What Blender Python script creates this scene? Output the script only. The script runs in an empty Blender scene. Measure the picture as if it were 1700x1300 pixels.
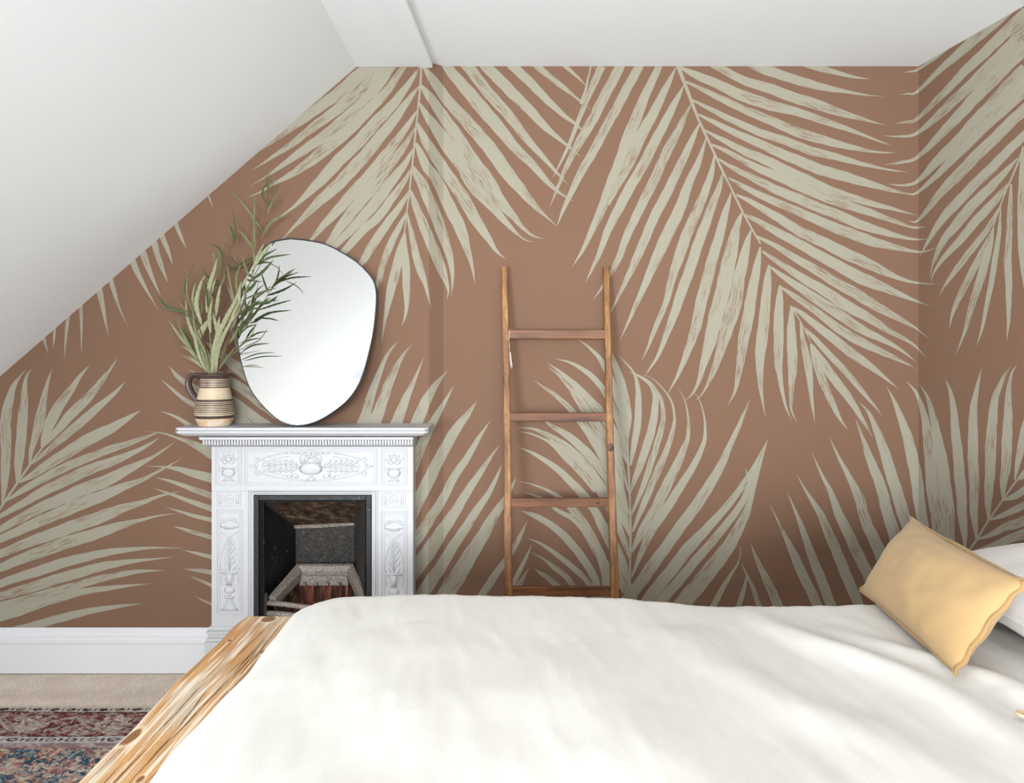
import bpy, bmesh, math, random
import numpy as np
from mathutils import Vector, Matrix, noise as mnoise

S = bpy.context.scene
COL = S.collection
PI = math.pi
EYE = 1.33            # camera height (m)
F = 1200.0            # focal length in pixels of the 1700 px wide frame
HX, HY = 850.0, 590.0 # vanishing point of the depth lines

# ------------------------------------------------------------------ camera
cam_d = bpy.data.cameras.new('camera')
cam_d.sensor_width = 36.0
cam_d.lens = F / 1700.0 * 36.0
cam_d.shift_y = -(650.0 - HY) / 1700.0
cam_d.clip_start = 0.02
cam = bpy.data.objects.new('camera', cam_d)
cam.location = (0, 0, EYE)
cam.rotation_euler = (PI / 2, 0, 0)
COL.objects.link(cam)
S.camera = cam

# ------------------------------------------------------------------ world, lights, exposure
S.view_settings.view_transform = 'Standard'
S.view_settings.look = 'None'
S.view_settings.gamma = 1.0
S.view_settings.use_curve_mapping = False
S.view_settings.exposure = 0.02
W = bpy.data.worlds.new('daylight')
S.world = W
W.use_nodes = True
W.node_tree.nodes['Background'].inputs[0].default_value = (0.92, 0.96, 1.0, 1)
W.node_tree.nodes['Background'].inputs[1].default_value = 1.0

def area(name, loc, aim, sx, sy, power, col=(1, 1, 1), spread=180):
    d = bpy.data.lights.new(name, 'AREA')
    d.shape = 'RECTANGLE'; d.size = sx; d.size_y = sy
    d.energy = power; d.color = col; d.spread = math.radians(spread)
    o = bpy.data.objects.new(name, d)
    o.location = loc
    o.rotation_euler = (Vector(aim) - Vector(loc)).to_track_quat('-Z', 'Y').to_euler()
    COL.objects.link(o)
    return o

# room numbers -----------------------------------------------------
YF = 3.04     # chimney breast wall
YA = 3.08     # alcove wall
ZC = 2.5435   # ceiling height, left part
ZC2 = 2.562   # ceiling height, right of the beam
YR = -4.2     # rear wall (behind the camera)

def P(px, py, Y):
    return Vector(((px - HX) / F * Y, Y, EYE + (HY - py) / F * Y))

XS0 = -2.17                                  # knee wall
_sl_a = P(0, 625, YF); _sl_b = P(592, 111, YF)
SL = (_sl_b.z - _sl_a.z) / (_sl_b.x - _sl_a.x)
def slope_z(x): return _sl_a.z + SL * (x - _sl_a.x)
XCR = _sl_b.x                                # crease between slope and flat
ZK = slope_z(XS0)
XCOR = P(1525, 109, YA).x                    # right corner
RWX = lambda y: XCOR + 0.1375 * (YA - y)     # right wall is slightly splayed

# roof window daylight; rear, left and right lights are added fill with no known source
def aim(o, v): o.rotation_euler = Vector(v).to_track_quat('-Z', 'Y').to_euler(); return o
LIGHT_REAR = aim(area('rear_fill_light', (.1, YR - 0.22, 1.72), (0, 0, 0), 2.1, 1.3, 108, (0.91, 0.96, 1.0), 90), (0, 1, -.02))
LIGHT_LEFT = aim(area('left_fill_light', (XS0 - .16, -1.9, .74), (0, 0, 0), 1.8, .8, 112, (0.91, 0.96, 1.0), 90), (1, 1, .4))
LIGHT_RIGHT = area('right_fill_light', (RWX(-2.8) + .16, -2.8, 1.40), (-1.8, 2.6, 1.6), 1.6, 1.1, 27, (0.91, 0.96, 1.0), 70)
LIGHT_ROOF = area('roof_window_daylight', (-1.70, -.1, slope_z(-1.70)+.22), (.9, 2.6, .5), 1.3, 1.0, 33, (0.91, 0.96, 1.0))
# ------------------------------------------------------------------ helpers
def lin(r, g, b):
    f = lambda c: (c / 255 / 12.92) if c / 255 <= .04045 else ((c / 255 + .055) / 1.055) ** 2.4
    return (f(r), f(g), f(b), 1.0)

class Mat:
    """small node-tree builder"""
    def __init__(s, name, rough=.6, spec=.5):
        s.m = bpy.data.materials.new(name); s.m.use_nodes = True
        s.t = s.m.node_tree; s.n = s.t.nodes; s.l = s.t.links
        s.b = s.n['Principled BSDF']
        s.b.inputs['Roughness'].default_value = rough
        s.b.inputs['Specular IOR Level'].default_value = spec
    def node(s, typ, **kw):
        n = s.n.new(typ)
        for k, v in kw.items():
            if k.startswith('i_'):
                n.inputs[k[2:].replace('_', ' ')].default_value = v
            else: setattr(n, k, v)
        return n
    def coord(s, out='Object', scale=(1, 1, 1)):
        tc = s.node('ShaderNodeTexCoord'); mp = s.node('ShaderNodeMapping')
        mp.inputs['Scale'].default_value = scale
        s.l.new(tc.outputs[out], mp.inputs[0]); return mp.outputs[0]
    def noise(s, vec, scale, detail=4, rough=.55, dist=0):
        n = s.node('ShaderNodeTexNoise'); n.inputs['Scale'].default_value = scale
        n.inputs['Detail'].default_value = detail; n.inputs['Roughness'].default_value = rough
        n.inputs['Distortion'].default_value = dist
        s.l.new(vec, n.inputs['Vector']); return n.outputs['Fac']
    def ramp(s, fac, stops, interp='LINEAR'):
        r = s.node('ShaderNodeValToRGB'); cr = r.color_ramp; cr.interpolation = interp
        while len(cr.elements) < len(stops): cr.elements.new(.5)
        for e, (p, c) in zip(cr.elements, stops):
            e.position = p; e.color = c if hasattr(c, '__len__') else (c, c, c, 1)
        s.l.new(fac, r.inputs[0]); return r.outputs[0]
    def mix(s, fac, a, b, mode='MIX'):
        n = s.node('ShaderNodeMix', data_type='RGBA', blend_type=mode)
        for k, v in ((0, fac), (6, a), (7, b)):
            if hasattr(v, 'is_linked') or isinstance(v, bpy.types.NodeSocket): s.l.new(v, n.inputs[k])
            else: n.inputs[k].default_value = v
        return n.outputs[2]
    def math(s, op, a, b=None):
        n = s.node('ShaderNodeMath', operation=op)
        for k, v in ((0, a), (1, b)):
            if v is None: continue
            if isinstance(v, bpy.types.NodeSocket): s.l.new(v, n.inputs[k])
            else: n.inputs[k].default_value = v
        return n.outputs[0]
    def base(s, v):
        if isinstance(v, bpy.types.NodeSocket): s.l.new(v, s.b.inputs['Base Color'])
        else: s.b.inputs['Base Color'].default_value = v
    def rough(s, v): s.l.new(v, s.b.inputs['Roughness'])
    def bump(s, h, strength=.3, dist=.002):
        n = s.node('ShaderNodeBump'); n.inputs['Strength'].default_value = strength
        n.inputs['Distance'].default_value = dist
        s.l.new(h, n.inputs['Height']); s.l.new(n.outputs[0], s.b.inputs['Normal'])

def link_mesh(name, me, mats, parent=None):
    o = bpy.data.objects.new(name, me)
    for m in (mats if isinstance(mats, (list, tuple)) else [mats]):
        me.materials.append(m.m if isinstance(m, Mat) else m)
    COL.objects.link(o)
    if parent is not None: o.parent = parent
    return o

def obj(name, bm, mats, parent=None, smooth=False, recalc=True):
    if recalc: bmesh.ops.recalc_face_normals(bm, faces=bm.faces[:])
    me = bpy.data.meshes.new(name)
    bm.to_mesh(me); bm.free()
    if smooth:
        for p in me.polygons: p.use_smooth = True
    return link_mesh(name, me, mats, parent)

def pyobj(name, verts, faces, mats, parent=None, smooth=False, mi=None):
    me = bpy.data.meshes.new(name)
    me.from_pydata([tuple(v) for v in verts], [], faces)
    if mi is not None: me.polygons.foreach_set('material_index', mi)
    if smooth: me.polygons.foreach_set('use_smooth', [True] * len(me.polygons))
    me.update()
    return link_mesh(name, me, mats, parent)

def tag(o, label=None, cat=None, group=None, kind=None):
    if label: o['label'] = label
    if cat: o['category'] = cat
    if group: o['group'] = group
    if kind: o['kind'] = kind
    return o

def empty(name, loc, label, cat, group=None):
    o = bpy.data.objects.new(name, None); COL.objects.link(o)
    o.empty_display_size = .05
    return tag(o, label, cat, group)      # parts are modelled in world units around the origin of the room

def box(bm, x0, x1, y0, y1, z0, z1, bev=0.0, seg=2):
    vs = [bm.verts.new(c) for c in ((x0,y0,z0),(x1,y0,z0),(x1,y1,z0),(x0,y1,z0),(x0,y0,z1),(x1,y0,z1),(x1,y1,z1),(x0,y1,z1))]
    fs = [bm.faces.new([vs[i] for i in f]) for f in ((3,2,1,0),(4,5,6,7),(0,1,5,4),(1,2,6,5),(2,3,7,6),(3,0,4,7))]
    if bev > 0:
        es = list({e for f in fs for e in f.edges})
        bmesh.ops.bevel(bm, geom=es, offset=bev, segments=seg, profile=.5, affect='EDGES')

def prism(bm, pts, vec):
    """extrude a planar polygon (3D points) along vec"""
    a = [bm.verts.new(p) for p in pts]; b = [bm.verts.new(Vector(p) + Vector(vec)) for p in pts]
    n = len(a)
    bm.faces.new(a); bm.faces.new(b[::-1])
    for i in range(n): bm.faces.new([a[i], b[i], b[(i + 1) % n], a[(i + 1) % n]])

def ellipsoid(bm, c, r, rot=0.0, nu=10, nv=7):
    """r = half sizes; rot turns it in the XZ plane"""
    M = Matrix.Translation(c) @ Matrix.Rotation(rot, 4, 'Y') @ Matrix.Diagonal((r[0], r[1], r[2], 1))
    bmesh.ops.create_uvsphere(bm, u_segments=nu, v_segments=nv, radius=1, matrix=M)

def tube(bm, pts, r, n=6, closed=False, flat=1.0):
    """round bar along 3D points; r number or list"""
    pts = [Vector(p) for p in pts]; N = len(pts)
    rr = r if hasattr(r, '__len__') else [r] * N
    rings = []; up = None
    for i, p in enumerate(pts):
        a = pts[(i - 1) % N] if (closed or i > 0) else p
        b = pts[(i + 1) % N] if (closed or i < N - 1) else p
        t = (b - a).normalized()
        if up is None: up = t.orthogonal().normalized()
        up = (up - t * up.dot(t))
        up = up.normalized() if up.length > 1e-6 else t.orthogonal().normalized()
        sd = t.cross(up)
        rings.append([bm.verts.new(p + (up * math.cos(2*PI*k/n) + sd * math.sin(2*PI*k/n) * flat) * rr[i]) for k in range(n)])
    M = N if closed else N - 1
    for i in range(M):
        A, B = rings[i], rings[(i + 1) % N]
        if closed and i == N - 1:      # match twist
            k0 = min(range(n), key=lambda k: (A[0].co - B[k].co).length); B = B[k0:] + B[:k0]
        for k in range(n): bm.faces.new([A[k], A[(k+1)%n], B[(k+1)%n], B[k]])
    if not closed:
        bm.faces.new(rings[0][::-1]); bm.faces.new(rings[-1])

def lathe(bm, prof, c, n=32, mat=None):
    """prof = [(radius, z)]; returns faces per ring"""
    rings = [[bm.verts.new((c[0] + r*math.cos(2*PI*k/n), c[1] + r*math.sin(2*PI*k/n), c[2] + z)) for k in range(n)] for r, z in prof]
    for i in range(len(rings)-1):
        for k in range(n):
            f = bm.faces.new([rings[i][k], rings[i][(k+1)%n], rings[i+1][(k+1)%n], rings[i+1][k]])
            if mat: f.material_index = mat(i)
    return rings

def catmull(pts, step):
    """dense samples through stations (tuples), about `step` apart in the first two coordinates"""
    out = []; n = len(pts)
    A = np.array(pts, float)
    for i in range(n - 1):
        p0 = A[i-1] if i > 0 else 2*A[0]-A[1]
        p1, p2 = A[i], A[i+1]
        p3 = A[i+2] if i + 2 < n else 2*A[-1]-A[-2]
        k = max(2, int(np.hypot(*(p2-p1)[:2]) / step))
        for j in range(k):
            t = j / k
            out.append(.5*((2*p1)+(-p0+p2)*t+(2*p0-5*p1+4*p2-p3)*t*t+(-p0+3*p1-3*p2+p3)*t**3))
    out.append(A[-1]); return np.array(out)

def vnoise(x, y, seed=0):
    """smooth value noise on numpy arrays"""
    rng = np.random.RandomState(seed); T = rng.rand(256, 256)
    xi = np.floor(x).astype(int); yi = np.floor(y).astype(int)
    fx = x - xi; fy = y - yi
    fx = fx*fx*(3-2*fx); fy = fy*fy*(3-2*fy)
    g = lambda a, b: T[a % 256, b % 256]
    return (g(xi,yi)*(1-fx)+g(xi+1,yi)*fx)*(1-fy)+(g(xi,yi+1)*(1-fx)+g(xi+1,yi+1)*fx)*fy
def fbm(x, y, seed=0, o=4):
    s = 0; a = .5; t = 0
    for i in range(o):
        s = s + a*vnoise(x*2**i+17*i, y*2**i+31*i, seed+i); t += a; a *= .5
    return s/t

# ------------------------------------------------------------------ materials
def paint(name, c, rough=.55, bump=.0):
    m = Mat(name, rough, .35); v = m.coord()
    n = m.noise(v, 3.0, 3)
    c = lin(*c); d = tuple(k*.965 for k in c[:3]) + (1,)
    m.base(m.mix(n, d, c))
    if bump: m.bump(m.noise(v, 90, 3), bump, .001)
    return m
M_ceiling = paint('matt_white_plaster', (243, 248, 251), .9, .06)
M_white = paint('white_gloss_paint', (190, 190, 192), .45)
M_skirting = paint('skirting_paint', (214, 213, 215), .4)

BROWN = lin(116, 89, 72)
M_paper = Mat('terracotta_wallpaper', .85, .15)
_v = M_paper.coord()
M_paper.base(M_paper.mix(M_paper.noise(_v, 2.2, 2), tuple(c*.97 for c in BROWN[:3])+(1,), BROWN))
M_leaf = Mat('printed_palm_leaf', .85, .15)
def _leaf():
    m = M_leaf
    uv = m.coord('UV', (1, 1, 1))
    def st(su, sv):
        mp = m.node('ShaderNodeMapping'); mp.inputs['Scale'].default_value = (su, sv, 1)
        m.l.new(uv, mp.inputs[0]); return mp.outputs[0]
    patch = m.noise(st(4.5, 14), 1.0, 2, .5)
    dry = m.noise(st(13, 210), 1.0, 4, .62)
    fine = m.noise(st(22, 300), 1.0, 2, .5)
    # dry brush marks: only where the low noise is high
    d = m.math('MULTIPLY', m.ramp(patch, [(.50, 0.), (.60, 1.)]), m.ramp(dry, [(.50, 0.), (.56, 1.)]))
    f = m.ramp(fine, [(.685, 0.), (.71, 1.)])
    tone = m.mix(m.noise(st(9, 60), 1.0, 3), lin(142, 137, 121), lin(149, 144, 128))
    c = m.mix(m.math('MULTIPLY', d, .72), tone, BROWN)
    c = m.mix(m.math('MULTIPLY', f, .55), c, lin(104, 86, 72))
    m.base(c)
_leaf()

M_iron = Mat('black_cast_iron', .38, .5)
def _iron():
    m = M_iron; v = m.coord()
    n = m.noise(v, 38, 5, .65)
    fl = m.ramp(m.noise(v, 95, 2, .5), [(.715, 0.), (.74, 1.)])
    c = m.mix(n, lin(7, 7, 8), lin(26, 25, 25))
    m.base(m.mix(fl, c, lin(170, 168, 165)))
    m.rough(m.ramp(n, [(.3, .42), (.7, .65)])); m.bump(m.noise(v, 160, 4), .35, .003)
_iron()
M_iron_dull = Mat('sooty_cast_iron', .6, .4)
def _iron2():
    m = M_iron_dull; v = m.coord()
    n = m.noise(v, 95, 7, .75)
    c = m.ramp(n, [(.34, lin(26, 24, 23)), (.55, lin(62, 58, 54)), (.75, lin(120, 112, 104))])
    m.base(c); m.bump(m.noise(v, 110, 6, .75), .7, .006)
_iron2()
M_grate = Mat('worn_grey_iron', .5, .5)
def _grate():
    m = M_grate; v = m.coord(); n = m.noise(v, 150, 6, .7)
    m.base(m.ramp(n, [(.3, lin(72, 64, 58)), (.5, lin(138, 128, 118)), (.72, lin(180, 170, 160))]))
    m.bump(n, .3, .002)
_grate()
M_soot = Mat('brown_sooty_throat', .8, .2)
def _soot():
    m = M_soot; v = m.coord(); n = m.noise(v, 22, 6, .7)
    m.base(m.ramp(n, [(.3, lin(22, 16, 12)), (.5, lin(70, 52, 38)), (.66, lin(128, 106, 84)), (.78, lin(190, 178, 160))]))
    m.bump(n, .5, .006)
_soot()
M_brick = Mat('scorched_firebrick', .8, .2)
def _brick():
    m = M_brick; v = m.coord('Object', (60, 60, 6)); n = m.noise(v, 1, 4, .6)
    m.base(m.ramp(n, [(.34, lin(30, 22, 20)), (.54, lin(84, 50, 38)), (.7, lin(176, 104, 78))]))
_brick()

def wood(name, axis, stops, rough=.5, k=1.0):
    """grain runs along axis 0/1/2 of the object's space"""
    m = Mat(name, rough, .35)
    a = [46.0*k]*3; a[axis] = 2.6*k
    v = m.coord('Object', a); n = m.noise(v, 1, 5, .6, .6)
    b = [150.0*k]*3; b[axis] = 9*k
    w = m.coord('Object', b); f = m.noise(w, 1, 3, .6)
    big = m.noise(m.coord('Object', (5, 5, 5)), 1, 2)
    c = m.ramp(m.math('ADD', m.math('MULTIPLY', n, .75), m.math('MULTIPLY', big, .25)), stops)
    c = m.mix(m.ramp(f, [(.56, 0.), (.66, .55)]), c, lin(74, 44, 22))
    m.base(c); m.bump(f, .15, .001)
    return m
M_rail = wood('golden_acacia', 2, [(.32, lin(78, 48, 24)), (.45, lin(118, 78, 41)), (.58, lin(146, 102, 59)), (.7, lin(172, 130, 84))])
M_rung = wood('dark_acacia', 0, [(.32, lin(70, 42, 24)), (.47, lin(102, 63, 37)), (.6, lin(127, 83, 50)), (.72, lin(150, 105, 66))])
M_knot = Mat('dark_knot', .5); M_knot.base(lin(70, 40, 24))
M_frame_wood = wood('bed_pine', 1, [(.3, lin(190, 138, 84)), (.5, lin(214, 166, 112)), (.7, lin(226, 186, 138))])

def fabric(name, c0, c1, weave=900, bump=.25, dist=.0008, rough=.95, slub=None):
    m = Mat(name, rough, .1); v = m.coord()
    n = m.noise(v, 14, 4)
    c = m.mix(n, lin(*c0), lin(*c1))
    w = m.noise(m.coord('Object', (weave, weave*.25, weave)), 1, 2)
    w2 = m.noise(m.coord('Object', (weave*.25, weave, weave)), 1, 2)
    ww = m.math('ADD', w, w2)
    m.base(m.mix(m.ramp(ww, [(.7, 0.), (1.25, 1.)]), c, tuple(min(1, k*.93) for k in lin(*c0)[:3])+(1,)))
    m.bump(ww, bump, dist)
    m.b.inputs['Sheen Weight'].default_value = .15
    return m
M_linen = fabric('white_linen', (213, 209, 202), (217, 213, 207), 900, .10, .0005)
M_pillow = fabric('white_pillow_cotton', (220, 215, 211), (224, 220, 217), 700, .1)
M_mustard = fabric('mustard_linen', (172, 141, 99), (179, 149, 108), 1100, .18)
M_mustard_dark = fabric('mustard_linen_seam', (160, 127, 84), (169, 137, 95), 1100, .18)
M_mattress = fabric('mattress_ticking', (226, 224, 218), (232, 230, 226))
M_twine = Mat('pale_twine', .8); M_twine.base(lin(214, 208, 200))
M_tagmat = Mat('grey_tag', .4); M_tagmat.base(lin(150, 140, 134))
M_mirror = Mat('mirror_glass', .0, .5); M_mirror.base((.93, .945, .945, 1)); M_mirror.b.inputs['Metallic'].default_value = 1.0
M_black = Mat('black_metal_frame', .35); M_black.base(lin(30, 32, 38))
M_back = Mat('backing_board', .8); M_back.base(lin(90, 80, 70))
# ------------------------------------------------------------------ wallpaper print, each leaflet = (x, y, width) stations
# stations are given per panel of the wallpaper: origin x, origin y, panel units per unit
LEAVES = []
def panel(x0, y0, s, k, rows):
    for r in rows:
        st = [(x0 + a * s, y0 + b * s, w * s * (k if w > 14 else 1)) for a, b, w in r]
        for end, prev in ((-1, -2), (0, 1)):      # leaflets that run on below the bed top
            (x, y, w), (px, py, pw) = st[end], st[prev]
            if w > 4 and y > 900 and x > 560:
                L = math.hypot(x-px, y-py); e = (x+(x-px)/L*90, y+(y-py)/L*90, w)
                st = st + [e] if end == -1 else [e] + st
        LEAVES.append(st)

panel(0, 700, .25, 0.9, [
 [(280,175,10),(200,285,16),(120,400,17),(30,535,18),(-40,635,18)],
 [(15,545,10),(25,470,35),(35,350,62),(40,150,78),(38,0,82),(58,-130,66),(95,-240,36),(135,-300,16),(175,-345,0)],
 [(115,412,16),(122,330,50),(130,230,70),(150,0,76),(160,-100,62),(166,-250,32),(185,-315,12),(212,-350,0)],
 [(195,290,10),(210,190,36),(235,100,54),(262,-10,74),(280,-80,66),(302,-200,36),(325,-290,16),(348,-350,0)],
 [(278,175,12),(300,100,55),(335,0,80),(385,-90,78),(470,-210,55),(530,-300,28),(600,-380,0)],
 [(285,172,8),(370,70,50),(470,-45,72),(570,-145,68),(680,-275,42),(740,-360,18),(785,-425,0)],
 [(212,282,8),(300,205,36),(420,105,58),(520,18,66),(640,-85,56),(745,-175,32),(800,-230,14),(832,-265,0)],
 [(130,402,16),(230,345,50),(360,260,76),(500,172,86),(640,92,85),(760,32,65),(850,-22,38),(938,-77,0)],
 [(38,528,8),(150,457,42),(300,370,60),(450,297,64),(600,233,60),(750,178,54),(880,135,38),(980,98,20),(1072,62,0)],
 [(-60,665,20),(100,572,46),(250,485,66),(420,398,78),(600,318,76),(780,250,58),(900,200,36),(1000,145,18),(1055,108,0)],
 [(-60,755,36),(100,660,60),(300,560,78),(500,472,88),(680,402,90),(820,335,72),(950,268,38),(1060,205,18),(1168,132,0)],
 [(-60,808,48),(100,735,64),(300,647,82),(500,562,92),(680,490,82),(830,430,56),(960,378,30),(1090,310,14),(1210,245,0)],
 [(-60,903,50),(100,838,66),(300,762,82),(500,692,92),(700,620,88),(830,572,60),(950,535,36),(1070,492,18),(1205,463,0)],
 [(-60,995,56),(100,930,70),(300,852,86),(500,785,90),(680,730,78),(820,685,52),(940,652,24),(1070,622,9),(1225,605,0)],
 [(-60,1098,52),(100,1042,62),(300,977,74),(500,916,68),(700,872,54),(850,850,36),(1020,838,16),(1228,840,0)],
 [(-60,1178,50),(100,1132,66),(300,1072,76),(500,1010,74),(700,958,60),(850,930,36),(1000,915,16),(1160,898,0)],
 [(-60,1238,50),(150,1182,52),(350,1130,58),(550,1075,58),(750,1025,48),(880,1000,34),(1000,990,16),(1100,988,0)],
 [(-60,1300,105),(150,1238,92),(350,1180,68),(550,1130,48),(720,1105,36),(850,1090,20),(1005,1075,0)],
 [(40,1400,60),(200,1362,60),(450,1292,58),(600,1258,46),(760,1230,30),(860,1217,14),(945,1210,0)],
 [(950,60,0),(1075,76,10),(1180,108,20),(1290,150,48),(1400,208,82),(1550,290,100)],
 [(950,295,0),(1080,300,10),(1180,314,34),(1300,348,58),(1405,376,70),(1550,430,80)],
 [(1030,372,0),(1120,392,20),(1250,437,36),(1400,492,48),(1550,560,60)],
 [(1018,442,0),(1130,480,18),(1260,527,33),(1405,580,44),(1550,640,50)],
 [(1100,568,0),(1200,598,17),(1300,628,27),(1410,655,34),(1550,700,40)],
 [(1145,692,0),(1230,717,22),(1330,748,30),(1410,773,34),(1550,820,40)],
 [(1208,852,0),(1300,872,20),(1410,902,32),(1550,940,40)],
 [(1220,978,0),(1320,988,26),(1415,1003,34),(1550,1020,40)],
 [(1258,1022,0),(1340,1060,20),(1415,1092,26),(1550,1150,30)],
 [(1290,1158,0),(1360,1192,14),(1420,1218,20),(1550,1280,20)],
])
panel(0, 400, .25, 0.95, [
 [(1063,1130,0),(1150,1160,18),(1230,1205,28),(1330,1280,45),(1430,1360,60),(1500,1440,60)],
 [(1067,917,0),(1150,990,20),(1230,1055,28),(1300,1095,36),(1450,1180,50)],
 [(1122,830,0),(1180,900,30),(1260,960,48),(1350,1020,66),(1500,1120,75),(1600,1190,80),(1720,1280,80),(1850,1380,80)],
 [(1360,665,0),(1420,715,38),(1520,800,66),(1610,870,76),(1720,950,80),(1900,1090,80)],
 [(1203,755,0),(1300,805,18),(1400,860,48),(1520,925,62),(1640,1005,68),(1760,1090,80),(1920,1200,80)],
 [(1243,850,0),(1330,900,18),(1430,980,48),(1540,1065,72),(1650,1150,82),(1760,1230,90),(1900,1330,90)],
 [(1505,285,0),(1550,390,28),(1590,450,35),(1700,600,40)],
 [(1500,480,0),(1545,600,30),(1600,720,40),(1700,800,40)],
 [(321,752,0),(305,690,14),(290,640,24),(270,560,28)],
 [(353,717,0),(360,640,16),(366,560,20)],
 [(427,787,0),(437,660,16),(447,560,24),(455,480,26)],
 [(540,760,0),(542,620,12),(540,500,22),(535,400,30)],
 [(722,640,0),(695,500,22),(670,380,40),(650,280,45)],
 [(862,592,0),(795,450,13),(760,340,30),(735,240,36)],
 [(1052,458,0),(970,320,20),(900,180,43),(860,80,50)],
 [(1070,375,0),(1010,240,28),(960,110,48),(920,20,50)],
 [(1118,285,0),(1070,160,32),(1035,50,44),(1000,-60,50)],
 [(1150,165,0),(1115,60,28),(1090,0,36),(1060,-80,36)],
 [(1237,47,0),(1215,0,16),(1190,-60,26),(1150,-160,30)],
 [(1420,-208,0),(1400,-260,10),(1370,-340,16)],
 [(1502,-388,0),(1490,-430,8),(1470,-500,12)],
])
panel(400, 100, .25, 0.87, [
 [(1205,0,16),(1198,60,15),(1188,200,14),(1165,420,13),(1140,680,12),(1120,860,11),(1100,1020,9),(1085,1150,7)],
 [(110,612,0),(260,500,48),(420,385,68),(600,255,88),(800,90,100),(940,-30,95)],
 [(78,730,0),(200,650,24),(340,555,48),(500,430,70),(660,310,82),(800,190,88),(900,90,76),(1000,-20,60)],
 [(65,835,0),(180,765,13),(300,680,42),(430,590,70),(570,490,80),(700,380,82),(840,250,80),(930,150,70),(990,60,58),(1080,-40,40)],
 [(37,915,0),(120,880,10),(210,825,20),(350,750,52),(500,640,85),(640,530,90),(770,410,86),(880,300,80),(980,190,62),(1070,60,42),(1130,-20,25)],
 [(1190,40,8),(1120,150,42),(1020,280,72),(900,410,88),(760,560,94),(620,700,93),(500,830,72),(400,930,36),(310,1005,16),(150,1115,0)],
 [(1187,168,8),(1120,255,42),(1020,390,72),(900,540,88),(780,680,96),(660,810,94),(540,920,78),(430,1030,46),(340,1120,20),(265,1200,0)],
 [(1170,335,8),(1110,430,42),(1000,580,70),(900,708,84),(780,845,86),(660,975,78),(560,1085,55),(470,1190,25),(420,1250,0)],
 [(1160,445,8),(1090,560,46),(1000,685,70),(880,838,82),(760,980,86),(660,1105,72),(590,1210,50),(500,1320,20)],
 [(1150,580,8),(1090,685,46),(1000,805,76),(900,935,84),(800,1055,78),(700,1155,60),(610,1245,40),(540,1310,10)],
 [(1137,712,8),(1080,810,40),(1000,922,60),(910,1040,68),(810,1132,64),(720,1230,58),(620,1340,30)],
 [(1118,870,14),(1050,980,48),(960,1100,64),(880,1218,66),(820,1320,54),(760,1400,10)],
 [(1097,1015,10),(1050,1112,42),(990,1230,54),(945,1350,50),(915,1470,38),(880,1560,0)],
])
panel(600, 300, .25, 0.92, [
 [(287,345,8),(262,440,43),(235,560,68),(205,690,66),(180,800,48),(155,930,22),(135,1085,0)],
 [(290,345,8),(288,450,38),(296,580,56),(300,720,50),(300,830,30),(288,910,15),(267,968,0)],
 [(303,215,8),(328,330,34),(355,460,50),(390,590,56),(425,690,30),(445,770,16),(460,845,0)],
 [(325,65,20),(360,170,52),(420,310,72),(475,450,78),(530,580,68),(565,680,33),(577,735,13),(568,790,0)],
 [(342,-95,20),(365,-40,52),(400,10,70),(455,140,82),(525,320,78),(570,450,60),(600,580,36),(605,680,16),(595,768,0)],
 [(360,-250,18),(390,-190,48),(430,-100,68),(500,0,78),(585,170,88),(660,330,83),(705,460,48),(735,570,22),(755,690,0)],
 [(370,-385,18),(410,-300,52),(470,-190,76),(600,0,84),(690,140,88),(770,275,76),(845,390,46),(900,470,22),(958,522,0)],
 [(385,-515,14),(430,-440,48),(540,-280,92),(660,-110,98),(760,40,106),(860,160,76),(950,265,46),(1040,360,18),(1090,395,8),(1142,408,0)],
 [(395,-635,14),(450,-560,58),(590,-360,88),(700,-190,95),(830,0,108),(920,130,82),(1010,240,52),(1090,330,24),(1150,370,11),(1215,386,0)],
 [(410,-760,14),(480,-660,66),(600,-500,82),(720,-370,92),(800,-280,96),(920,-120,98),(1010,0,86),(1110,120,58),(1200,215,24),(1298,302,0)],
])
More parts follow.
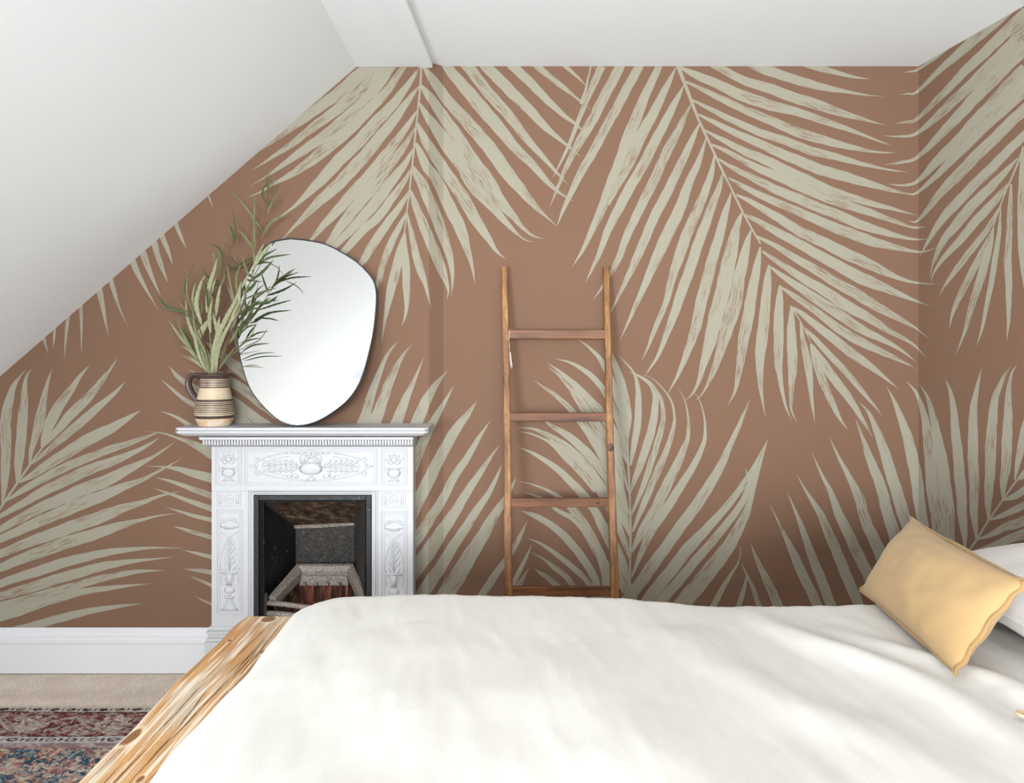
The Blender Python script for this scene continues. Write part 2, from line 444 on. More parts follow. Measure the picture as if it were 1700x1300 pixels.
panel(800, 100, .25, 0.87, [
 [(-330,-80,40),(-228,45,72),(-110,190,92),(0,315,100),(120,460,92),(240,600,72),(340,700,60),(430,800,43),(500,868,24),(560,908,15),(607,937,0)],
 [(-230,-120,50),(-90,45,82),(0,165,84),(110,290,82),(220,420,72),(330,560,53),(430,670,34),(510,760,17),(573,827,0)],
 [(-60,-60,60),(50,65,82),(180,195,86),(300,315,76),(400,422,60),(500,512,33),(580,577,17),(662,648,0)],
 [(120,-50,60),(215,50,70),(340,167,68),(450,282,53),(550,372,34),(630,430,17),(712,512,0)],
 [(280,-40,40),(375,48,50),(480,132,46),(580,212,29),(660,278,13),(718,325,0)],
 [(500,0,30),(563,50,30),(640,117,18),(700,180,0)],
 [(735,42,0),(750,52,9),(762,62,0)],
 [(1280,-20,28),(1310,60,30),(1345,150,28),(1395,285,24),(1450,420,20),(1520,570,18),(1600,740,16),(1700,945,14),(1770,1080,12),(1850,1220,11)],
 [(797,40,62),(740,165,52),(690,275,40),(640,405,34),(590,535,28),(530,665,19),(465,792,0)],
 [(722,40,18),(705,120,16),(688,200,20),(655,290,22)],
 [(960,-60,50),(912,48,72),(835,200,76),(740,382,76),(660,525,68),(600,625,50),(545,745,32),(500,855,20),(445,988,0)],
 [(1090,-60,40),(1040,45,66),(955,205,72),(860,380,72),(755,575,68),(665,735,60),(590,885,42),(540,995,26),(495,1112,0)],
 [(1180,30,50),(1110,180,64),(1045,330,80),(985,480,90),(940,620,95),(890,760,98),(820,930,78),(740,1110,50),(680,1240,30),(640,1310,17),(600,1372,0)],
 [(1287,48,6),(1230,170,46),(1160,310,68),(1085,450,84),(1010,600,86),(950,740,70),(890,850,50),(840,960,20)],
 [(1340,168,6),(1280,290,50),(1195,450,70),(1100,640,78),(1010,800,78),(915,970,74),(840,1125,58),(780,1280,38),(730,1390,22),(685,1482,0)],
 [(1392,285,6),(1320,430,50),(1235,595,72),(1150,780,74),(1060,965,70),(980,1125,62),(915,1300,50),(850,1425,32),(790,1520,17),(733,1600,0)],
 [(1447,418,10),(1385,550,48),(1300,735,66),(1210,915,74),(1120,1095,72),(1035,1300,64),(970,1435,42),(905,1572,21),(840,1705,0)],
 [(1490,520,8),(1435,680,46),(1370,830,68),(1290,1040,88),(1200,1220,88),(1140,1360,70),(1060,1540,45),(990,1700,26),(915,1862,0)],
])
panel(950, 360, .25, 0.9, [
 [(945,-415,8),(925,-300,40),(880,-160,60),(810,0,74),(725,215,80),(665,400,60),(620,570,44),(545,755,34),(500,870,17),(462,955,0)],
 [(1000,-295,8),(970,-180,43),(900,0,68),(830,200,76),(760,405,76),(695,590,68),(640,745,50),(575,910,26),(520,1000,13),(475,1065,0)],
 [(1055,-160,8),(1010,0,55),(935,270,78),(875,490,84),(830,690,78),(775,870,57),(715,1020,30),(670,1110,15),(630,1180,0)],
 [(1125,-25,12),(1095,60,52),(1055,220,96),(1015,420,108),(960,640,108),(915,820,92),(880,950,60),(840,1090,28),(800,1170,15),(748,1225,0)],
 [(1188,85,8),(1160,180,50),(1125,330,82),(1080,560,102),(1030,740,94),(985,880,68),(940,1020,43),(890,1130,18),(850,1190,8),(815,1222,0)],
 [(1250,200,10),(1225,330,55),(1190,530,78),(1155,720,86),(1125,900,68),(1100,1060,40),(1080,1160,20),(1030,1258,0)],
 [(1307,320,16),(1295,430,58),(1280,620,76),(1257,830,84),(1245,980,60),(1250,1120,34),(1265,1230,16),(1283,1336,0)],
 [(1380,455,20),(1375,560,56),(1370,730,74),(1368,920,68),(1378,1060,42),(1398,1180,26),(1425,1280,13),(1458,1350,0)],
 [(1455,600,20),(1455,720,56),(1458,880,75),(1462,1020,64),(1455,1140,40),(1452,1260,20),(1470,1320,11),(1492,1362,0)],
 [(1515,705,10),(1535,830,40),(1562,970,58),(1578,1080,46),(1588,1200,29),(1600,1290,13),(1612,1370,0)],
 [(1450,590,10),(1520,705,9),(1590,850,7)],
])
panel(1200, 380, .25, 0.8, [
 [(583,765,14),(610,870,48),(655,990,70),(710,1120,58),(760,1230,36),(800,1295,16),(835,1337,0)],
 [(590,768,14),(640,850,52),(710,955,74),(800,1075,70),(880,1190,50),(940,1290,28),(1000,1392,0)],
 [(530,650,12),(610,730,40),(740,870,53),(860,1000,50),(950,1110,32),(1010,1180,16),(1055,1240,0)],
 [(465,522,20),(540,575,46),(680,688,70),(830,805,78),(960,900,60),(1060,975,32),(1120,1025,15),(1162,1058,0)],
 [(392,392,14),(480,450,44),(620,550,56),(760,655,72),(890,738,76),(1020,800,56),(1150,862,34),(1230,900,15),(1290,932,0)],
 [(318,254,14),(410,322,45),(540,412,70),(680,505,86),(820,602,82),(950,682,68),(1060,737,48),(1160,790,29),(1230,840,15),(1282,885,0)],
 [(262,148,14),(360,217,40),(500,308,64),(660,405,82),(830,513,90),(980,600,72),(1110,680,48),(1220,740,27),(1290,790,13),(1357,860,0)],
 [(217,48,14),(330,103,38),(480,193,60),(660,300,78),(830,400,88),(980,490,83),(1110,565,58),(1220,625,32),(1290,665,15),(1390,745,0)],
 [(130,-105,12),(230,-52,42),(400,42,70),(600,152,82),(790,260,92),(960,345,98),(1090,400,68),(1200,445,40),(1300,485,17),(1402,520,0)],
 [(90,-226,12),(190,-178,42),(330,-95,66),(500,8,84),(680,98,90),(850,180,97),(1000,250,82),(1120,305,48),(1220,345,26),(1320,362,11),(1438,368,0)],
])
panel(1120, 100, .25, 0.78, [
 [(358,782,12),(460,840,42),(600,912,60),(780,987,70),(940,1060,78),(1100,1125,88),(1270,1190,88),(1430,1235,60),(1560,1265,28),(1650,1272,12),(1752,1242,0)],
 [(292,657,12),(410,727,42),(560,803,64),(720,880,78),(880,945,86),(1050,1015,86),(1220,1085,80),(1380,1140,60),(1500,1172,34),(1600,1190,17),(1690,1188,0)],
 [(240,557,12),(350,607,38),(500,690,58),(660,762,76),(830,835,88),(1000,910,86),(1160,965,72),(1320,1020,58),(1450,1065,40),(1560,1105,22),(1610,1112,14),(1670,1105,0)],
 [(190,459,12),(300,520,38),(460,602,64),(640,682,82),(820,772,92),(980,845,84),(1140,903,68),(1300,950,52),(1420,980,34),(1520,1008,17),(1615,1032,0)],
 [(155,359,12),(280,422,42),(440,500,62),(620,580,76),(800,660,86),(980,730,91),(1150,780,82),(1300,822,60),(1430,862,34),(1530,884,13),(1580,888,8)],
 [(115,264,12),(250,332,42),(400,407,55),(560,477,65),(740,540,72),(920,605,72),(1080,645,58),(1230,685,40),(1370,718,21),(1470,735,10),(1545,743,0)],
 [(75,144,14),(200,202,40),(350,277,60),(520,352,70),(700,430,78),(880,500,83),(1040,545,68),(1180,580,46),(1300,605,23),(1400,614,11),(1488,612,0)],
 [(25,42,16),(150,102,66),(300,167,80),(460,240,96),(620,295,90),(780,335,74),(950,390,60),(1110,445,46),(1260,500,25),(1350,535,13),(1445,570,0)],
 [(150,-30,40),(285,45,60),(450,130,72),(630,190,87),(800,250,90),(970,305,86),(1120,355,60),(1240,390,33),(1320,412,15),(1398,432,0)],
 [(420,-40,80),(560,45,92),(700,95,82),(850,145,76),(1000,182,58),(1130,208,32),(1260,230,15),(1395,242,0)],
 [(700,-50,60),(850,10,72),(960,50,60),(1080,85,41),(1180,110,25),(1305,128,0)],
])
# right wall and the bend in the corner
panel(1440, 0, .4924, 0.78, [
 [(120,245,0),(150,241,6),(168,236,8),(220,200,14),(300,135,25),(360,90,30)],
 [(107,320,0),(140,316,6),(166,311,10),(250,232,26),(340,152,43),(420,82,48),(500,15,40)],
 [(93,417,0),(130,411,8),(166,402,12),(250,322,28),(340,230,40),(430,145,48),(540,40,55)],
 [(50,458,0),(110,460,7),(166,450,15),(250,380,36),(350,285,44),(450,185,46),(540,95,46)],
 [(52,557,0),(110,548,9),(166,532,15),(250,452,36),(340,355,50),(440,250,60),(540,150,62)],
 [(65,620,0),(120,625,8),(168,612,15),(230,550,38),(320,465,58),(420,360,68),(540,235,76)],
 [(135,655,4),(168,650,9),(230,595,24),(300,525,36),(400,425,42),(540,300,42)],
 [(137,745,0),(172,743,9),(240,660,32),(310,585,48),(420,475,48),(540,360,48)],
])
panel(1275, 300, .25, 0.85, [
 [(1005,510,0),(1060,410,25),(1120,312,48),(1210,195,72),(1310,92,76),(1430,-30,76),(1600,-200,70),(1750,-350,60)],
 [(1075,645,0),(1105,530,24),(1160,412,52),(1250,292,76),(1370,152,80),(1480,42,70),(1580,-60,46),(1660,-150,8)],
 [(1082,678,0),(1105,605,15),(1170,512,38),(1270,402,58),(1380,272,70),(1480,162,64),(1560,72,42),(1602,15,10)],
 [(1130,780,0),(1180,692,20),(1250,592,43),(1350,462,52),(1430,362,46),(1500,250,32),(1545,170,8)],
 [(1205,990,0),(1225,890,24),(1275,762,48),(1345,632,57),(1420,482,52),(1480,350,24),(1500,310,6)],
 [(1245,1165,0),(1305,1010,25),(1350,850,48),(1395,702,62),(1440,560,66),(1480,420,38),(1500,310,6)],
 [(1385,1103,0),(1420,990,21),(1450,850,34),(1480,700,43),(1510,520,46),(1535,350,34),(1548,170,6)],
 [(1587,1068,0),(1600,900,32),(1600,700,53),(1595,550,60),(1600,400,52),(1610,200,42),(1615,20,16)],
 [(1694,-230,8),(1690,-130,32),(1686,0,48),(1682,300,58),(1700,560,60),(1720,780,10)],
 [(1700,-220,14),(1625,-30,13),(1598,30,12),(1545,165,10),(1495,315,7)],
])
panel(1275, 600, .25, 0.88, [
 [(1760,650,16),(1660,780,16),(1560,920,16),(1470,1050,17),(1390,1180,18),(1310,1290,18)],
 [(10,945,0),(95,1120,25),(150,1240,53),(200,1350,70),(280,1520,75)],
 [(123,860,0),(200,1040,30),(250,1180,52),(310,1340,70),(380,1520,75)],
 [(185,743,0),(270,890,25),(350,1020,53),(410,1160,72),(470,1300,80),(560,1520,80)],
 [(290,600,0),(350,740,20),(420,880,43),(480,1040,72),(550,1180,80),(620,1330,85),(700,1500,80)],
 [(407,500,0),(470,640,23),(540,770,43),(600,900,72),(650,1060,80),(720,1220,92),(790,1370,100)],
 [(580,377,0),(630,520,32),(690,680,66),(760,870,82),(800,1030,88),(850,1190,90),(900,1330,80)],
 [(600,265,0),(670,345,26),(730,480,57),(790,660,82),(840,820,88),(880,960,92),(930,1100,92),(980,1300,85)],
 [(785,165,0),(840,270,28),(890,400,57),(940,560,82),(975,720,92),(1000,880,93),(1020,1020,84),(1050,1200,75)],
 [(912,127,0),(985,210,24),(1030,330,44),(1055,450,67),(1075,600,87),(1090,800,92),(1110,980,88),(1140,1180,80)],
 [(998,142,0),(1055,225,20),(1090,340,47),(1120,480,72),(1150,660,97),(1175,850,108),(1190,1000,108),(1205,1150,88),(1220,1290,60)],
 [(1175,115,0),(1210,190,25),(1235,330,52),(1250,500,70),(1265,650,78),(1280,820,83),(1290,1000,73),(1305,1130,53),(1310,1250,20)],
 [(1422,40,0),(1395,150,26),(1370,290,53),(1362,460,73),(1365,650,80),(1370,850,74),(1370,1000,60),(1380,1120,34),(1385,1185,10)],
 [(1615,30,0),(1560,120,30),(1510,250,55),(1490,420,76),(1480,620,83),(1472,800,74),(1465,930,56),(1465,1050,12)],
 [(1658,18,0),(1620,80,19),(1600,200,40),(1595,360,66),(1590,520,78),(1580,700,74),(1565,820,53),(1562,920,14)],
 [(1740,300,20),(1700,450,43),(1675,600,54),(1655,710,34),(1640,790,8)],
 [(1560,922,14),(1640,895,48),(1720,845,56),(1850,780,60)],
 [(1470,1052,12),(1560,1022,38),(1700,960,58),(1850,900,60)],
 [(1390,1182,12),(1480,1152,38),(1600,1092,68),(1700,1060,78),(1850,1000,80)],
 [(1350,1267,12),(1480,1232,46),(1620,1172,68),(1720,1140,74),(1850,1100,75)],
 [(1440,1290,26),(1600,1265,43),(1720,1240,58),(1850,1200,60)],
 [(1650,792,10),(1700,762,38),(1800,700,50)],
])
# frond behind the ladder (panel of the alcove, y from 680)
panel(850, 680, .25, 0.9, [
 [(765,190,10),(772,370,14),(780,540,15),(785,700,16),(787,850,17),(785,1000,17),(780,1300,18)],
 [(652,-395,0),(675,-325,34),(712,-210,60),(750,-75,62),(775,40,44),(772,130,26),(765,212,8)],
 [(700,-365,0),(765,-300,9),(815,-230,20),(838,-120,38),(838,0,50),(830,120,52),(810,240,42),(785,372,12)],
 [(780,-250,0),(820,-235,11),(880,-200,24),(930,-155,36),(955,-80,45),(938,70,57),(908,200,62),(860,342,56),(820,450,38),(785,552,12)],
 [(930,-155,20),(985,-80,26),(1005,20,34),(993,120,43),(958,240,47),(918,370,46),(880,480,41),(830,612,28),(790,702,10)],
 [(865,-235,0),(940,-200,5),(1010,-130,8),(1060,-50,13),(1078,50,19),(1067,140,32),(1030,260,42),(970,402,54),(918,522,50),(868,642,44),(800,812,14)],
 [(1085,-170,0),(1140,-80,5),(1165,20,13),(1172,120,26),(1163,200,35),(1115,320,56),(1058,442,74),(990,582,76),(920,705,68),(855,825,58),(795,945,14)],
 [(1190,-135,0),(1240,-70,5),(1270,20,11),(1282,120,20),(1274,220,32),(1220,342,47),(1150,462,57),(1060,602,66),(980,722,66),(900,852,58),(795,1110,12)],
 [(1582,-72,0),(1530,50,25),(1460,212,43),(1390,362,60),(1300,522,77),(1210,652,82),(1130,762,82),(1020,912,82),(900,1082,88),(780,1240,80)],
 [(1700,195,0),(1650,310,36),(1590,425,52),(1490,560,50),(1395,680,58),(1290,792,68),(1180,912,86),(1060,1062,88),(920,1240,90)],
 [(1668,270,10),(1605,425,32),(1535,600,46),(1440,742,56),(1340,862,60),(1220,1002,68),(1060,1190,75)],
 [(1672,275,10),(1625,430,34),(1588,560,46),(1548,700,62),(1470,850,88),(1370,1000,108),(1260,1130,118),(1150,1270,120)],
 [(1515,900,0),(1518,950,6),(1500,1020,9),(1450,1100,26),(1400,1180,38),(1350,1280,45)],
 [(1550,390,0),(1557,415,8),(1563,445,10)],
 [(1520,1015,0),(1550,1080,13),(1588,1160,26),(1625,1260,35)],
 [(1557,1110,10),(1540,1190,28),(1515,1270,36)],
 [(1587,893,0),(1618,980,26),(1660,1070,45),(1700,1150,60),(1760,1290,70)],
 [(435,-470,0),(520,-405,20),(590,-330,36),(650,-210,53),(700,-80,53),(740,60,38),(768,210,8)],
 [(282,-337,0),(380,-315,17),(480,-260,34),(560,-190,43),(620,-110,45),(680,15,48),(730,160,43),(770,370,8)],
 [(233,-312,0),(320,-250,22),(420,-160,46),(500,-80,56),(580,10,68),(640,110,60),(700,280,50),(775,550,8)],
 [(235,-285,0),(310,-230,16),(380,-150,38),(440,-70,58),(500,20,72),(600,170,70),(690,380,58),(778,700,8)],
 [(147,-193,0),(240,-130,25),(340,-50,35),(400,10,43),(480,110,58),(560,220,76),(640,360,80),(720,570,60),(782,830,8)],
 [(30,120,0),(130,126,14),(220,160,34),(320,220,58),(400,295,84),(500,405,96),(580,515,88),(660,650,80),(785,1000,8)],
 [(45,145,0),(130,162,11),(210,195,17),(280,235,38),(360,315,58),(460,410,60),(560,540,50)],
 [(190,50,0),(270,112,28),(360,165,52),(450,242,62),(540,332,70),(620,440,60),(700,600,50),(783,830,8)],
 [(42,250,0),(130,285,21),(230,345,38),(330,420,50),(430,520,60),(500,600,63),(560,690,60),(640,850,80),(700,1000,60)],
 [(25,475,0),(130,495,9),(230,535,22),(310,580,33),(400,660,58),(460,745,72),(530,860,78),(590,980,70),(620,1100,62),(640,1290,55)],
 [(75,545,0),(150,570,13),(230,605,24),(300,668,28),(400,720,40),(480,800,50),(560,920,40)],
 [(60,672,0),(130,697,33),(230,747,47),(330,822,55),(410,912,60),(480,1002,60),(540,1102,56),(590,1280,60)],
 [(97,852,0),(180,885,18),(270,942,32),(360,1012,40),(440,1082,43),(500,1142,43),(570,1280,40)],
 [(122,945,0),(210,992,13),(280,1047,36),(350,1102,40),(440,1210,40)],
 [(147,1058,0),(200,1092,28),(260,1132,43),(330,1200,45)],
 [(660,440,20),(690,500,30),(740,600,30),(782,700,8)],
 [(660,570,30),(700,650,42),(740,740,38),(785,850,8)],
 [(670,700,30),(705,780,42),(750,880,38),(787,1000,8)],
 [(680,860,20),(710,930,30),(750,1020,29),(782,1150,8)],
 [(690,1020,14),(715,1080,20),(755,1230,18)],
 [(640,60,30),(672,120,40),(695,180,44),(735,275,38),(772,372,8)],
])
# fan of leaflets between fireplace and ladder
panel(600, 560, .3269, 0.9, [
 [(190,18,0),(140,75,15),(95,170,30),(55,280,46),(20,390,54),(-30,520,60)],
 [(255,37,0),(200,110,22),(150,210,46),(110,320,56),(70,420,72),(20,560,80)],
 [(320,97,0),(275,202,18),(235,292,40),(190,402,60),(140,520,70)],
 [(437,170,0),(375,242,33),(330,322,55),(285,422,66),(240,520,70)],
 [(470,245,0),(410,352,28),(350,452,48),(310,540,54),(260,662,58),(200,790,60)],
 [(588,320,0),(540,392,32),(470,482,56),(405,600,62),(335,735,68),(270,870,72),(200,1000,80)],
 [(655,422,0),(590,522,26),(530,622,40),(470,712,46),(400,842,52),(330,952,58),(240,1080,66)],
 [(703,545,0),(640,632,24),(560,752,43),(490,862,54),(430,955,68),(350,1072,80),(260,1200,85)],
 [(717,640,0),(690,702,17),(640,802,33),(570,902,47),(480,1042,57),(390,1182,68),(320,1290,72)],
 [(787,708,0),(760,765,18),(715,845,40),(650,945,60),(590,1050,74),(520,1160,88),(440,1290,95)],
 [(843,930,0),(800,1022,26),(750,1110,33),(690,1190,40),(640,1270,45)],
 [(868,1045,0),(830,1132,20),(785,1222,28),(755,1290,30)],
 [(852,1170,0),(820,1222,20),(785,1290,28)],
])
# ------------------------------------------------------------------ room shell
def wallpaper_regions():
    """planes the paper is hung on: (x range in print units, mapping)"""
    A0, A1 = P(712, 0, YF), P(736, 0, YA)
    def mA(x, y): return P(x, y, YF)
    def mB(x, y):
        # plane through the rounded return of the chimney breast, x between 712 and 736
        d = Vector(((x-HX)/F, 1.0)); a = Vector((A0.x, YF)); b = Vector((A1.x, YA)); e = b - a
        t = (a.x*e.y - a.y*e.x) / (d.x*e.y - d.y*e.x)
        return P(x, y, t)
    def mC(x, y): return P(x, y, YA)
    def mD(x, y):
        k = (x-HX)/F                       # k*Y = XCOR + .1375*(YA-Y)
        return P(x, y, (XCOR + .1375*YA) / (k + .1375))
    return mA, mB, mC, mD
mA, mB, mC, mD = wallpaper_regions()
OFF = .0007

def clip(poly, f):
    out = []; n = len(poly)
    for i in range(n):
        a, b = poly[i], poly[(i+1) % n]; fa, fb = f(a), f(b)
        if fa >= 0: out.append(a)
        if (fa >= 0) != (fb >= 0):
            t = fa/(fa-fb); out.append(tuple(u+(v-u)*t for u, v in zip(a, b)))
    return out

def build_print():
    """cut every printed leaflet along the folds of the walls; returns polygons per wall"""
    back, right = [], []
    slope = lambda p: (p[1]-625)*592 + 514*p[0]            # below the sloping ceiling line
    regions = [
        (back, mA, [lambda p: 712-p[0], lambda p: p[1]-111.6, slope]),
        (back, mB, [lambda p: p[0]-712, lambda p: 736-p[0], lambda p: p[1]-110]),
        (back, mC, [lambda p: p[0]-736, lambda p: 1525-p[0], lambda p: p[1]-109.4]),
        (right, mD, [lambda p: p[0]-1525, lambda p: (p[1]-109)*175+99*(p[0]-1525)-60, lambda p: 1850-p[0]]),
    ]
    rnd = random.Random(4)
    def mE(x, y):                                          # the paper goes on along the right wall
        d = .40 + (x-740)/390; k = 1/math.hypot(1, .1375)
        return Vector((XCOR + .1375*d*k, YA - d*k, EYE + (HY-y)/390))
    cont = [(right, mE, [lambda p: p[1]-112, lambda p: p[0]-872])]
    jobs = [(l, regions) for l in LEAVES] + [(l, cont) for l in LEAVES if all(735 < p[0] < 1560 for p in l)]
    for li, (leaf, regs) in enumerate(jobs):
        pts = catmull(leaf, 4.5); w = np.clip(pts[:, 2], .25, None)*.5
        xy = pts[:, :2]; d = np.gradient(xy, axis=0); L = np.hypot(d[:, 0], d[:, 1])+1e-9
        nrm = np.stack([-d[:, 1]/L, d[:, 0]/L], 1)
        s = np.concatenate([[0], np.cumsum(np.hypot(*np.diff(xy, axis=0).T))])/395.0
        jit = 1 + .05*np.sin(s*31+li) + .03*np.sin(s*83+li*2.1)     # hand-cut edges
        u0, v0 = rnd.uniform(0, 50), rnd.uniform(0, 50)
        A = xy + nrm*(w*jit)[:, None]; B = xy - nrm*(w*(2-jit))[:, None]
        for i in range(len(xy)-1):
            quad = []
            for P_, j, sg in ((A, i, 1), (A, i+1, 1), (B, i+1, -1), (B, i, -1)):
                quad.append((P_[j, 0], P_[j, 1], u0+s[j], v0+sg*w[j]/395))
            for dest, mp, fs in regs:
                q = quad
                for f in fs:
                    q = clip(q, f)
                    if len(q) < 3: break
                if len(q) < 3: continue
                q = clip(q, lambda p: 1150-p[1])
                if len(q) < 3: continue
                dest.append(([mp(a[0], a[1]) for a in q], [(a[2], a[3]) for a in q], OFF + li*2.5e-6))
    return back, right
PRINT_BACK, PRINT_RIGHT = build_print()

def papered_wall(name, polys, prints, off_dir):
    """one wall mesh: paper faces (slot 0) and the flat print on them (slot 1)"""
    V, Fc, MI, UV = [], [], [], []
    for p in polys:
        k = len(V); V += [Vector(q) for q in p]; Fc.append(list(range(k, k+len(p)))); MI.append(0); UV += [(0, 0)]*len(p)
    for p, uv, off in prints:
        k = len(V); dvec = off_dir(p)*off
        V += [q + dvec for q in p]; Fc.append(list(range(k, k+len(p)))); MI.append(1); UV += uv
    me = bpy.data.meshes.new(name)
    me.from_pydata([tuple(v) for v in V], [], Fc)
    me.polygons.foreach_set('material_index', MI)
    ul = me.uv_layers.new(name='print')
    ul.data.foreach_set('uv', [c for u in UV for c in u])
    me.update()
    return tag(link_mesh(name, me, [M_paper, M_leaf]), None, None, None, 'structure')

hx0, hx1 = P(428, 0, YF).x, P(612, 0, YF).x        # opening of the fireplace in the wall
hz = P(0, 832, YF).z
xa, xb = P(712, 0, YF).x, P(736, 0, YA).x
q = lambda x, z, y=YF: (x, y, z)
polys = [
    [q(XS0, 0), q(hx0, 0), q(hx0, slope_z(hx0)), q(XS0, ZK)],
    [q(hx0, hz), q(hx1, hz), q(hx1, ZC), q(XCR, ZC), q(hx0, slope_z(hx0))] if hx1 > XCR else
    [q(hx0, hz), q(hx1, hz), q(hx1, slope_z(hx1)), q(hx0, slope_z(hx0))],
    ([q(hx1, 0), q(xa, 0), q(xa, ZC2), q(XCR, ZC), q(hx1, slope_z(hx1))] if hx1 <= XCR else
     [q(hx1, 0), q(xa, 0), q(xa, ZC2), q(hx1, ZC2)]),
    [q(xa, 0), q(xb, 0, YA), q(xb, ZC2, YA), q(xa, ZC2)],
    [q(xb, 0, YA), q(XCOR, 0, YA), q(XCOR, ZC2, YA), q(xb, ZC2, YA)],
]
bn = Vector((xb-xa, YA-YF)).normalized()
def back_dir(p):
    c = sum((v for v in p), Vector())/len(p)
    if xa+1e-5 < c.x < xb-1e-5: return Vector((bn.y, -bn.x, 0))
    return Vector((0, -1, 0))
wall_back = papered_wall('wall_back', polys, PRINT_BACK, back_dir)
ye = YR
def rw(y, z): return (RWX(y), y, z)
ry0, ry1, rz0, rz1 = -3.6, -2.0, .85, 1.95          # opening added in the right wall for fill light, behind the camera
wall_right = papered_wall('wall_right', [[rw(YA, 0), rw(ry1, 0), rw(ry1, ZC2), rw(YA, ZC2)], [rw(ry0, 0), rw(ye, 0), rw(ye, ZC2), rw(ry0, ZC2)],
                                         [rw(ry1, 0), rw(ry0, 0), rw(ry0, rz0), rw(ry1, rz0)], [rw(ry1, rz1), rw(ry0, rz1), rw(ry0, ZC2), rw(ry1, ZC2)]],
                          PRINT_RIGHT, lambda p: Vector((-1, -.1375, 0)).normalized())

def struct(name, bm, mats, parent=None, smooth=False, recalc=True):
    o = obj(name, bm, mats, parent, smooth, recalc)
    if parent is None: o['kind'] = 'structure'
    return o

ly0, ly1, lz0, lz1 = -2.8, -1.0, .28, 1.18          # low opening added in the knee wall for fill light, out of view
bm = bmesh.new()
for b in ((YR, ly0, 0, ZK+.06), (ly1, YF, 0, ZK+.06), (ly0, ly1, 0, lz0), (ly0, ly1, lz1, ZK+.06)):
    box(bm, XS0-.1, XS0, b[0], b[1], b[2], b[3])
struct('wall_left', bm, M_ceiling)
bm = bmesh.new()
for b in ((ly0, ly1, lz0, lz0+.05), (ly0, ly1, lz1-.05, lz1), (ly0, ly0+.05, lz0+.05, lz1-.05), (ly1-.05, ly1, lz0+.05, lz1-.05), (-1.925, -1.875, lz0+.05, lz1-.05)):
    box(bm, XS0-.09, XS0-.04, b[0], b[1], b[2], b[3], .004)
struct('added_window_2', bm, M_skirting)
bm = bmesh.new()
for y0, y1, z0, z1 in ((ry0, ry1, rz0, rz0+.05), (ry0, ry1, rz1-.05, rz1), (ry0, ry0+.05, rz0+.05, rz1-.05), (ry1-.05, ry1, rz0+.05, rz1-.05), (-2.825, -2.775, rz0+.05, rz1-.05)):
    prism(bm, [rw(y0, z0), rw(y1, z0), rw(y1, z1), rw(y0, z1)], (.05, 0, 0))
struct('added_window_3', bm, M_skirting)  # frame of the opening added for the right fill light

# rear wall with a wide opening added to let fill light in
wx0, wx1, wz0, wz1 = -1.0, 1.2, 1.02, 2.42
bm = bmesh.new()
for b in ((XS0-.1, wx0, 0, ZC2), (wx1, RWX(YR)+.1, 0, ZC2), (wx0, wx1, 0, wz0), (wx0, wx1, wz1, ZC2)):
    box(bm, b[0], b[1], YR-.12, YR, b[2], b[3])
struct('wall_rear', bm, M_ceiling)
wf = bmesh.new()
for b in ((wx0, wx1, wz0, wz0+.06), (wx0, wx1, wz1-.06, wz1), (wx0, wx0+.06, wz0+.06, wz1-.06), (wx1-.06, wx1, wz0+.06, wz1-.06),
          (.07, .13, wz0+.06, wz1-.06), (wx0+.06, .07, 1.9, 1.94), (.13, wx1-.06, 1.9, 1.94)):
    box(wf, b[0], b[1], YR-.10, YR-.05, b[2], b[3], .004)
struct('added_window_1', wf, M_skirting)

# sloping ceiling with a roof window opening, flat ceiling left and right of the beam
SKY = dict(y0=-.75, y1=.55, x0=-2.0, x1=-1.10)       # opening in the slope, seen only in the mirror
thick = Vector((-SL, 0, 1)).normalized()*.06
def slope_slab(bm, x0, x1, y0, y1):
    a = [(x0, y0, slope_z(x0)), (x1, y0, slope_z(x1)), (x1, y1, slope_z(x1)), (x0, y1, slope_z(x0))]
    prism(bm, a, thick)
bm = bmesh.new()
slope_slab(bm, XS0-.1, XCR, SKY['y1'], YF+.02)
slope_slab(bm, XS0-.1, XCR, YR-.1, SKY['y0'])
slope_slab(bm, XS0-.1, SKY['x0'], SKY['y0'], SKY['y1'])
slope_slab(bm, SKY['x1'], XCR, SKY['y0'], SKY['y1'])
struct('ceiling_slope', bm, M_ceiling)
BX1 = lambda y: -.334 - .052*(YF-y)       # right edge of the beam
BX0 = lambda y: -.388 - .088*(YF-y)
bm = bmesh.new()
prism(bm, [(XCR, YR-.1, ZC), (BX1(YR-.1)-.02, YR-.1, ZC), (BX1(YF)-.02, YF+.02, ZC), (XCR, YF+.02, ZC)], (0, 0, .1))
prism(bm, [(BX1(YR-.1)-.02, YR-.1, ZC2), (RWX(YR)+.2, YR-.1, ZC2), (RWX(YA)+.1, YA+.02, ZC2), (BX1(YA)-.02, YA+.02, ZC2)], (0, 0, .08))
struct('ceiling', bm, M_ceiling)
# boxed beam under the join
bm = bmesh.new()
zb = P(0, 110.5, YF).z - .006
prism(bm, [(BX0(YR), YR, zb), (BX1(YR), YR, zb), (BX1(YF), YF-.001, zb), (BX0(YF), YF-.001, zb)], (0, 0, ZC2-zb-.002))
hp = P(647, 62, 1); k = (zb - EYE)/(hp.z-EYE); hb = Vector((hp.x*k, k, zb))
h2 = P(657, 48, 1); k2 = (zb - EYE)/(h2.z-EYE)
prism(bm, [(BX0(YF)+.004, YF-.001, zb+.006), (BX0(YF)-.008, YF-.001, zb+.006), (hb.x, hb.y, zb+.006), (h2.x*k2, k2, zb+.006), (BX0(k2)+.004, k2, zb+.006)], (0, 0, .01))
struct('trim_1', bm, M_ceiling)

